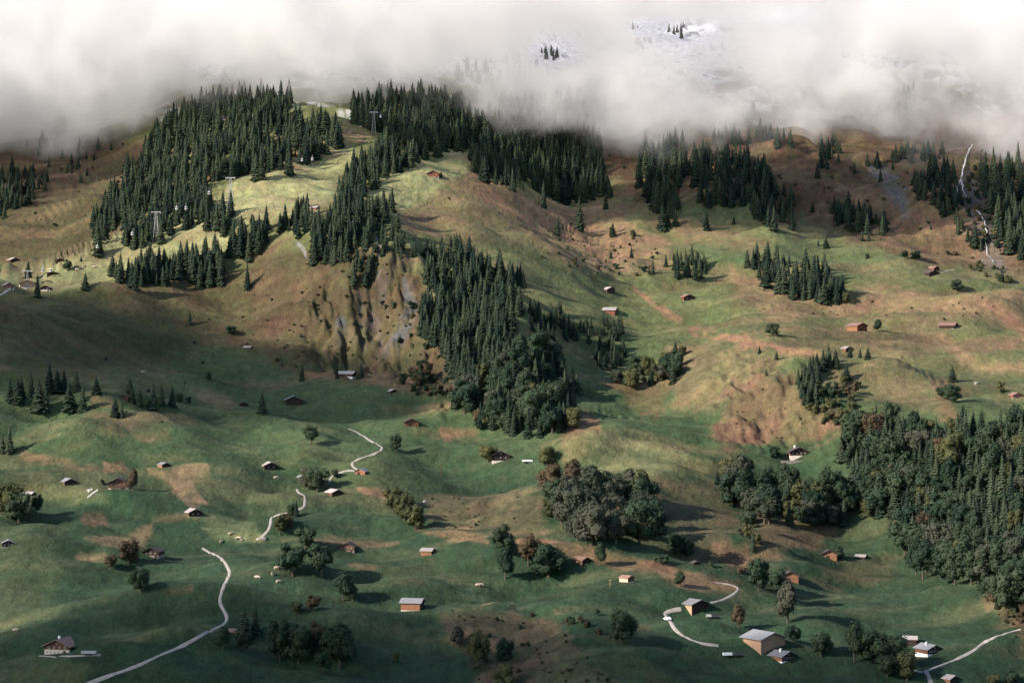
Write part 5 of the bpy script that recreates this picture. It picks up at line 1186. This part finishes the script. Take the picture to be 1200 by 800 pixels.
# ------------------------------------------------------------------ snow fence along the bright pasture
fe = empty('snow_fence', at_px(262, 205)); tag(fe, 'rust brown picket fence along the top of the bright left pasture', 'fence')
fp = [at_px(244 + 36 * k / 17, 210 - 11 * k / 17) for k in range(18)]
pb_ = MB(); pb_.box(-.28, .28, -.12, .12, -.4, 2.4); PM = pb_.me('post', M['wood_orange'])
rl = MB()
for k, p in enumerate(fp):
    o = obj('post', PM, fe); o.location = p - fe.location; o.rotation_euler = (0, random.uniform(-.06, .06), 0)
    if k: rl.bar(fp[k-1] - fe.location + Vector((0, 0, 1.6)), p - fe.location + Vector((0, 0, 1.6)), .1); rl.bar(fp[k-1] - fe.location + Vector((0, 0, .7)), p - fe.location + Vector((0, 0, .7)), .1)
rl.build('rail', M['wood_orange'], fe)

# ------------------------------------------------------------------ cows (one skinned body each)
def skin_mesh(name, verts, edges, radii, mat, sub=1):
    m_ = bpy.data.meshes.new(name); m_.from_pydata(verts, edges, []); o = bpy.data.objects.new(name, m_); SC.collection.objects.link(o)
    md = o.modifiers.new('skin', 'SKIN'); 
    if not m_.skin_vertices: 
        bpy.context.view_layer.update()
    for i, r in enumerate(radii): m_.skin_vertices[0].data[i].radius = (r, r) if not isinstance(r, tuple) else r
    m_.skin_vertices[0].data[0].use_root = True
    s = o.modifiers.new('sub', 'SUBSURF'); s.levels = s.render_levels = sub
    bpy.context.view_layer.update()
    ev = o.evaluated_get(bpy.context.evaluated_depsgraph_get()); nm = bpy.data.meshes.new_from_object(ev); nm.name = name
    nm.materials.clear(); nm.materials.append(mat); bpy.data.objects.remove(o); return nm
try:
    cv = [(0, 0, 1.05), (.75, 0, 1.1), (-.75, 0, 1.1), (1.15, 0, 1.15), (1.5, 0, 1.0), (1.85, 0, .75), (-1.0, 0, 1.15), (-1.1, 0, .6)]
    ce = [(0, 1), (0, 2), (1, 3), (3, 4), (4, 5), (2, 6), (6, 7)]; cr = [.42, .38, .38, .24, .2, .12, .12, .05]
    for (x, y) in ((.75, .25), (.75, -.25), (-.75, .25), (-.75, -.25)):
        b0 = len(cv); cv += [(x, y, .75), (x + .03, y, .4), (x - .03, y, .02)]; ce += [(1 if x > 0 else 2, b0), (b0, b0+1), (b0+1, b0+2)]; cr += [.15, .09, .06]
    for y in (.22, -.22): cv.append((1.45, y, 1.2)); ce.append((4, len(cv) - 1)); cr.append(.05)
    COW = skin_mesh('cow_body', cv, ce, cr, M['cream'])
    for (u, v, rz, lab) in [(324, 667, .2, 'pale cow left of the round dark pair of trees'), (302, 678, 2.8, 'pale cow on the lane side meadow left of the other two cows'), (326, 683, .5, 'pale cow below the round dark pair of trees'),
            (319, 674, 1.4, 'tan cow beside the two pale ones left of the round trees'), (560, 687, .1, 'pale cow, left one of the close pair in the middle meadow'), (564, 687, 3.0, 'pale cow, right one of the close pair in the middle meadow'),
            (270, 627, .4, 'pale cow above the bend of the long lane'), (280, 632, 2.9, 'whitish cow right of the one above the lane bend'), (259, 636, .9, 'small pale cow left of the lane bend pair'), (323, 561, .3, 'white cow below the barn at the top of the winding lane'),
            (90, 317, .2, 'pale cow on the ridge pasture, lowest of three'), (98, 313, .4, 'pale cow on the ridge pasture, middle of three'), (110, 314, .1, 'pale cow on the ridge pasture, right of three'), (167, 437, .5, 'single pale cow on the left bowl slope'),
            (18, 740, .2, 'tiny pale cow alone in the dark meadow above the large farmhouse'), (410, 156, .4, 'white cow near the upper cable car mast, left of two'), (422, 150, .5, 'white cow near the upper cable car mast, right of two')]:
        p = at_px(u, v); o = obj('cow', COW); o.location = p; o.rotation_euler = (0, 0, rz); o.scale = (1.0,) * 3; tag(o, lab, 'cow', 'cows grazing')
    pv = [(0, 0, .95), (0, 0, 1.2), (0, 0, 1.42), (0, 0, 1.55), (0, 0.02, 1.68), (-.1, 0, .88), (-.13, -.16, .48), (-.13, -.04, .04), (.1, 0, .88), (.13, .16, .48), (.13, .3, .06), (-.2, 0, 1.4), (-.26, .1, 1.12), (-.27, -.04, .88), (.2, 0, 1.4), (.26, -.1, 1.12), (.27, -.26, .92)]
    pe = [(0, 1), (1, 2), (2, 3), (3, 4), (0, 5), (5, 6), (6, 7), (0, 8), (8, 9), (9, 10), (2, 11), (11, 12), (12, 13), (2, 14), (14, 15), (15, 16)]
    prd = [.15, .14, .15, .06, .11, .1, .075, .05, .1, .075, .05, .07, .05, .04, .07, .05, .04]
    PER = {k: skin_mesh('person_body', pv, pe, prd, M[k]) for k in ('cloth', 'cloth_red')}
    for (u, v, rz, k, lab) in [(1082, 790, .2, 'cloth', 'person in dark clothes walking at the lane fork'), (1086, 795, .9, 'cloth_red', 'person walking below the lane fork just behind another'), (795.5, 736, .5, 'cloth', 'person in dark clothes on the gravel bend, left of two'), (798.5, 738, .2, 'cloth', 'person in dark clothes on the gravel bend, right of two')]:
        p = at_px(u, v); e = obj('person', PER[k]); e.location = p + Vector((0, 0, .15)); e.rotation_euler = (0, 0, rz); tag(e, lab, 'person', 'walkers on the lanes')
except Exception as ex:
    print('SKIN FAILED', ex)

# ------------------------------------------------------------------ vehicles and small things
def car(u, v, rz, paint, label, L_=4.4, H_=1.5):
    p = at_px(u, v); e = empty('parked_car', p + Vector((0, 0, .12)), rz); tag(e, label, 'car'); b = MB(); w = .88; h = L_ / 2
    prof = [(-h, .35), (-h, .85), (-h * .9, .95), (-h * .62, H_ * .98), (h * .2, H_), (h * .5, .98), (h * .95, .8), (h, .35)]
    n = len(prof)
    for y in (-w, w): b.v += [(x, y * (1 if z < 1 else .85), z) for x, z in prof]
    b.f = [tuple(range(n - 1, -1, -1)), tuple(range(n, 2 * n))] + [(i, (i + 1) % n, n + (i + 1) % n, n + i) for i in range(n)]
    b.build('body', M[paint], e); g = MB(); g.box(-h * .6, h * .36, -w * .93, w * .93, .98, H_ * .93); g.build('window', M['glass'], e)
    for x in (-h * .62, h * .62):
        for y in (-w, w): q = MB(); q.bar((x, y - .09, .33), (x, y + .09, .33), .33, 10); q.build('wheel', M['rubber'], e)
car(782, 727, 1.9, 'carpaint', 'small pale car parked on the gravel bend left of the blue grey roofed barn')
car(1132 / 1.0 - 0, 752 + 60, .2, 'cardark', 'dark car at the lane below the bottom edge')if False else None
def trailer(u, v, rz, L_, label, mat='carpaint', name='trailer', cat='trailer'):
    p = at_px(u, v); e = empty(name, p, rz); tag(e, label, cat); b = MB(); b.box(-L_ / 2, L_ / 2, -1.1, 1.1, .6, .75)
    for s in (-1, 1): b.box(-L_ / 2, L_ / 2, s * 1.1 - .05, s * 1.1 + .05, .75, 1.5)
    b.box(-L_ / 2 - .05, -L_ / 2 + .05, -1.0, 1.0, .75, 1.5); b.build('bed', M[mat], e); d = MB(); d.bar((L_ / 2, 0, .65), (L_ / 2 + 1.4, 0, .5), .07); d.build('drawbar', M['steel'], e)
    for x in (-.6, .6):
        for y in (-1.0, 1.0): q = MB(); q.bar((x, y - .12, .38), (x, y + .12, .38), .38, 10); q.build('wheel', M['rubber'], e)
trailer(854, 769, .1, 4.5, 'white flat trailer left of the biggest barn'); trailer(864, 769, .1, 4.0, 'black flat trailer beside the white one at the biggest barn', 'cardark')
trailer(831, 724, 0, 2.2, 'small grey trailer right of the blue grey roofed barn', 'steel'); trailer(838, 724, 0, 3.0, 'dark trailer right of the blue grey roofed barn', 'cardark')
trailer(618, 542, 0, 5.5, 'long white trailer right of the dark gabled chalet in the middle meadow'); trailer(104, 767, 0, 5.5, 'grey blue trailer right of the large farmhouse', 'steel')
# stone terrace wall below the chalet above the wood
p = at_px(933, 539); tw = MB(); tw.box(-8, 7.5, -.5, .3, -2, .5); o = tw.build('retaining_wall', M['stone']); o.location = p + Vector((0, -1.2, -.6)); tag(o, 'long low stone terrace wall in front of the dark gabled chalet above the wood', 'wall')
# row of white boxes by the orange lit chalet
bxm = MB(); bxm.box(-.5, .5, -.4, .4, 0, 1.0); bxm.v += [(-.6, -.5, 1.0), (.6, -.5, 1.0), (.6, .5, 1.0), (-.6, .5, 1.0), (-.6, -.5, 1.15), (.6, -.5, 1.15), (.6, .5, 1.15), (-.6, .5, 1.15)]
k = 8; bxm.f += [(k, k+3, k+2, k+1), (k+4, k+5, k+6, k+7), (k, k+1, k+5, k+4), (k+1, k+2, k+6, k+5), (k+2, k+3, k+7, k+6), (k+3, k, k+4, k+7)]
BX = bxm.me('white_box', M['white'])
for k in range(8):
    o = obj('white_box', BX); o.scale = (.6, .6, .6); o.location = at_px(103 + k * 1.55, 583 - k * 1.15); tag(o, 'small white box in the short diagonal row beside the orange lit chalet', 'box', 'row of small white boxes')
for (u, v) in ((104, 576), (107, 575)):
    o = obj('white_box', BX); o.location = at_px(u, v); tag(o, 'small white box of the two standing apart above the diagonal row', 'box', 'two white boxes standing apart')
# timber poles of the power line
for (u, v, hp, lab) in [(517, 560, 18, 'thin wooden pole in the meadow right of the orange brown barn'), (682, 462, 0, ''), (368, 492, 24, 'thin lattice like pole on the meadow left of the winding lane top'), (681, 665, 14, 'pale pole in front of the pinkish roofed hut'), (715, 687, 8, 'short pale post in the meadow left of the tiny red roofed hut'), (683, 340, 12, 'thin pole left of the upper pinkish roofed hut')]:
    if not hp: continue
    p = at_px(u, v); H = hp * p.y / F; b = MB(); b.bar((0, 0, -.5), (0, 0, H), .13, 6); b.box(-.7, .7, -.06, .06, H * .93, H * .93 + .12)
    o = b.build('power_pole', M['wood_pale' if 'pale' in lab else 'wood_brown']); o.location = p; tag(o, lab, 'pole', 'timber poles')
# boulders
rkm = []
for s_ in range(3):
    bm = bmesh.new(); bmesh.ops.create_icosphere(bm, subdivisions=2, radius=1); rr = random.Random(s_)
    for v_ in bm.verts: v_.co *= rr.uniform(.75, 1.15); v_.co.z *= .7
    m_ = bpy.data.meshes.new('boulder'); bm.to_mesh(m_); bm.free(); m_.materials.append(M['stone']); rkm.append(m_)
for k, (u, v, s_, lab) in enumerate([(278, 631, 1.1, 'large pale boulder group member above the long lane'), (284, 633, .8, 'smaller pale boulder right of the large one above the long lane'), (412, 154, 1.3, 'pale boulder beside the upper mast'), (498, 588, 1.0, 'grey boulder on the rough strip'), (1144, 450, 1.4, 'pale stone block on the right pasture left of the edge chalet'), (310, 632, 1.3, 'whitish stone at the lower end of the bend lane')]):
    o = obj('boulder', rkm[k % 3]); o.location = at_px(u, v) + Vector((0, 0, s_ * .3)); o.scale = (s_,) * 3; tag(o, lab, 'boulder', 'pale boulders')

# ------------------------------------------------------------------ cloud bank
CLOUD_EDGE = [(-300, 175), (0, 172), (60, 165), (120, 158), (165, 140), (200, 118), (250, 110), (320, 107), (400, 108), (470, 106), (520, 106), (560, 112), (600, 118), (660, 118), (690, 134), (720, 148), (780, 155), (840, 150), (880, 148), (940, 160), (1000, 162), (1060, 170), (1110, 176), (1200, 178), (1500, 180)]
YF = 2030.0
cx_pts = [((u - 600) / F * 2120, (400 - v) / F * 2120) for u, v in CLOUD_EDGE]
x0c, x1c = -1100.0, 1100.0
z0c, z1c = 120.0, 392.0
vs, fs = [], []; nn = 60
for i in range(nn + 1):
    x = x0c + (x1c - x0c) * i / nn
    zb = np.interp(x, [p[0] for p in cx_pts], [p[1] for p in cx_pts]) - 75
    vs += [(x, 1900, zb), (x, 3300, zb), (x, 3300, z1c), (x, 1900, z1c)]
for i in range(nn):
    a = i * 4
    for k in range(4): fs.append((a + k, a + 4 + k, a + 4 + (k + 1) % 4, a + (k + 1) % 4))
fs += [(0, 1, 2, 3), (nn * 4 + 3, nn * 4 + 2, nn * 4 + 1, nn * 4)]
cm = bpy.data.materials.new('cloud_vapour'); cm.use_nodes = True; cm.cycles.volume_step_rate = 0.35; ct = cm.node_tree; ct.nodes.clear()
A = ct.nodes.new; K = ct.links.new
out = A('ShaderNodeOutputMaterial'); pvn = A('ShaderNodeVolumePrincipled'); pvn.inputs['Color'].default_value = (1.0, 0.992, 0.985, 1); pvn.inputs['Anisotropy'].default_value = 0.0
K(pvn.outputs[0], out.inputs['Volume'])
geo = A('ShaderNodeNewGeometry'); sep = A('ShaderNodeSeparateXYZ'); K(geo.outputs['Position'], sep.inputs[0])
def mth(op, a, b=None, c=None, clamp=False):
    n = A('ShaderNodeMath'); n.operation = op; n.use_clamp = clamp
    for i, s in enumerate((a, b, c)):
        if s is None: continue
        if isinstance(s, (int, float)): n.inputs[i].default_value = s
        else: K(s, n.inputs[i])
    return n.outputs[0]
xn = mth('DIVIDE', mth('SUBTRACT', sep.outputs[0], x0c), x1c - x0c)
fc = A('ShaderNodeFloatCurve'); cvx = fc.mapping.curves[0]
pts_ = sorted([((x - x0c) / (x1c - x0c), z / 400) for x, z in cx_pts if x0c < x < x1c])
while len(cvx.points) < len(pts_): cvx.points.new(.5, .5)
for pt, (x, z) in zip(cvx.points, pts_): pt.location = (x, z)
fc.mapping.update(); K(xn, fc.inputs['Value'])
zbase = mth('MULTIPLY', fc.outputs[0], 400)
def cn(scale, detail, rough=.55):
    n = A('ShaderNodeTexNoise'); n.inputs['Scale'].default_value = scale; n.inputs['Detail'].default_value = detail; n.inputs['Roughness'].default_value = rough; K(geo.outputs['Position'], n.inputs['Vector']); return n.outputs[0]
nz1 = cn(1 / 150, 6, .64)
h = mth('SUBTRACT', sep.outputs[2], zbase)
h = mth('ADD', mth('ADD', h, 24), mth('MULTIPLY', mth('SUBTRACT', nz1, .5), 230))
nz3 = cn(1 / 34, 4, .6)
h = mth('ADD', h, mth('MULTIPLY', mth('SUBTRACT', nz3, .5), 95))
ramp = A('ShaderNodeMapRange'); ramp.interpolation_type = 'SMOOTHSTEP'; ramp.inputs[1].default_value = -8; ramp.inputs[2].default_value = 46; K(h, ramp.inputs[0])
fr = A('ShaderNodeMapRange'); fr.interpolation_type = 'SMOOTHSTEP'; fr.inputs[1].default_value = 1920; fr.inputs[2].default_value = 2080; K(sep.outputs[1], fr.inputs[0])
nz2 = cn(1 / 48, 5, .6)
bl = A('ShaderNodeMapRange'); bl.inputs[1].default_value = .42; bl.inputs[2].default_value = .58; bl.inputs[3].default_value = .18; bl.inputs[4].default_value = 1.8; K(nz2, bl.inputs[0])
den = mth('MULTIPLY', mth('MULTIPLY', ramp.outputs[0], fr.outputs[0]), bl.outputs[0])
zs = mth('SUBTRACT', sep.outputs[2], mth('MULTIPLY', mth('SUBTRACT', sep.outputs[1], 2330), .13))      # the gaps slant down towards the valley
# thinner windows through which the snow slope shows: (x, z, rx, rz)
for (hu, hv, ru, rv, am) in [(775, 42, 78, 30, .93), (648, 54, 46, 26, .9), (810, 85, 75, 32, .84), (1066, 98, 46, 30, .8), (995, 62, 50, 22, .8), (560, 70, 40, 26, .7), (880, 20, 80, 22, .8)]:
    yy = 2330.; hx, hz = (hu - 600) / F * yy, (400 - hv) / F * yy; rx, rz_ = ru / F * yy, rv / F * yy
    a = mth('POWER', mth('DIVIDE', mth('SUBTRACT', sep.outputs[0], hx), rx), 2); b = mth('POWER', mth('DIVIDE', mth('SUBTRACT', zs, hz), rz_), 2)
    g = mth('EXPONENT', mth('MULTIPLY', mth('ADD', a, b), -1.0))
    den = mth('MULTIPLY', den, mth('SUBTRACT', 1, mth('MULTIPLY', g, am)))
for (hu, hv, ru, rv) in [(792, 38, 30, 15), (744, 32, 20, 12), (645, 61, 30, 15)]:
    yy = 2330.; hx, hz = (hu - 600) / F * yy, (400 - hv) / F * yy; rx, rz_ = ru / F * yy, rv / F * yy
    a = mth('POWER', mth('DIVIDE', mth('SUBTRACT', sep.outputs[0], hx), rx), 2); b = mth('POWER', mth('DIVIDE', mth('SUBTRACT', zs, hz), rz_), 2)
    q_ = mth('MULTIPLY', mth('ADD', a, b), mth('ADD', nz3, .5))
    den = mth('MULTIPLY', den, mth('SUBTRACT', 1, mth('MULTIPLY', .93, mth('EXPONENT', mth('MULTIPLY', mth('MULTIPLY', q_, q_), -1.0)))))
K(mth('MULTIPLY', den, 0.0175), pvn.inputs['Density'])
bm = bmesh.new(); cme = mesh('cloud_bank', vs, fs, cm); bm.from_mesh(cme); bmesh.ops.recalc_face_normals(bm, faces=bm.faces); bm.to_mesh(cme); bm.free()
cl = obj('cloud_bank', cme); tag(cl, 'white cloud bank hanging over the upper mountainside', None, None, 'stuff')

# ------------------------------------------------------------------ unseen clouds added up-sun, out of frame, to cast shade on chosen slopes
dm = bpy.data.materials.new('shade_cloud_vapour'); dm.use_nodes = True; dt = dm.node_tree; dt.nodes.clear()
do = dt.nodes.new('ShaderNodeOutputMaterial'); dp = dt.nodes.new('ShaderNodeVolumePrincipled'); dp.inputs['Color'].default_value = (1, .994, .99, 1); dp.inputs['Density'].default_value = 0.018
dt.links.new(dp.outputs[0], do.inputs['Volume'])
def shade_cloud(u, v, d, rx, ry, rz, seed, label):
    p = at_px(u, v) + S * d
    bm = bmesh.new(); bmesh.ops.create_icosphere(bm, subdivisions=5, radius=1)
    co_ = np.array([list(v_.co) for v_ in bm.verts])
    n_ = fbm(co_[:, 0] * 1.3 + co_[:, 2], co_[:, 1] * 1.3 - co_[:, 2] + seed * 9, .8, 4, seed)
    for v_, k in zip(bm.verts, n_):
        v_.co *= 1 + .55 * k
        v_.co.x *= rx; v_.co.y *= ry; v_.co.z *= rz * (1 if v_.co.z > 0 else .6)
    m_ = bpy.data.meshes.new('cloud'); bm.to_mesh(m_); bm.free(); m_.materials.append(dm)
    o = obj('cloud', m_); o.location = p; tag(o, label, None, None, 'stuff')
shade_cloud(120, 760, 620, 150, 70, 45, 1, 'added cloud out of view, shading the lower left meadows')
shade_cloud(130, 425, 620, 140, 120, 50, 2, 'added cloud out of view, shading the left slopes')
shade_cloud(920, 215, 480, 270, 120, 70, 3, 'added cloud out of view, shading the brown upper slopes')
shade_cloud(10, 205, 430, 120, 130, 60, 5, 'added cloud out of view, shading the upper left slope')
shade_cloud(700, 800, 620, 150, 50, 40, 4, 'added cloud out of view, shading the valley bottom')
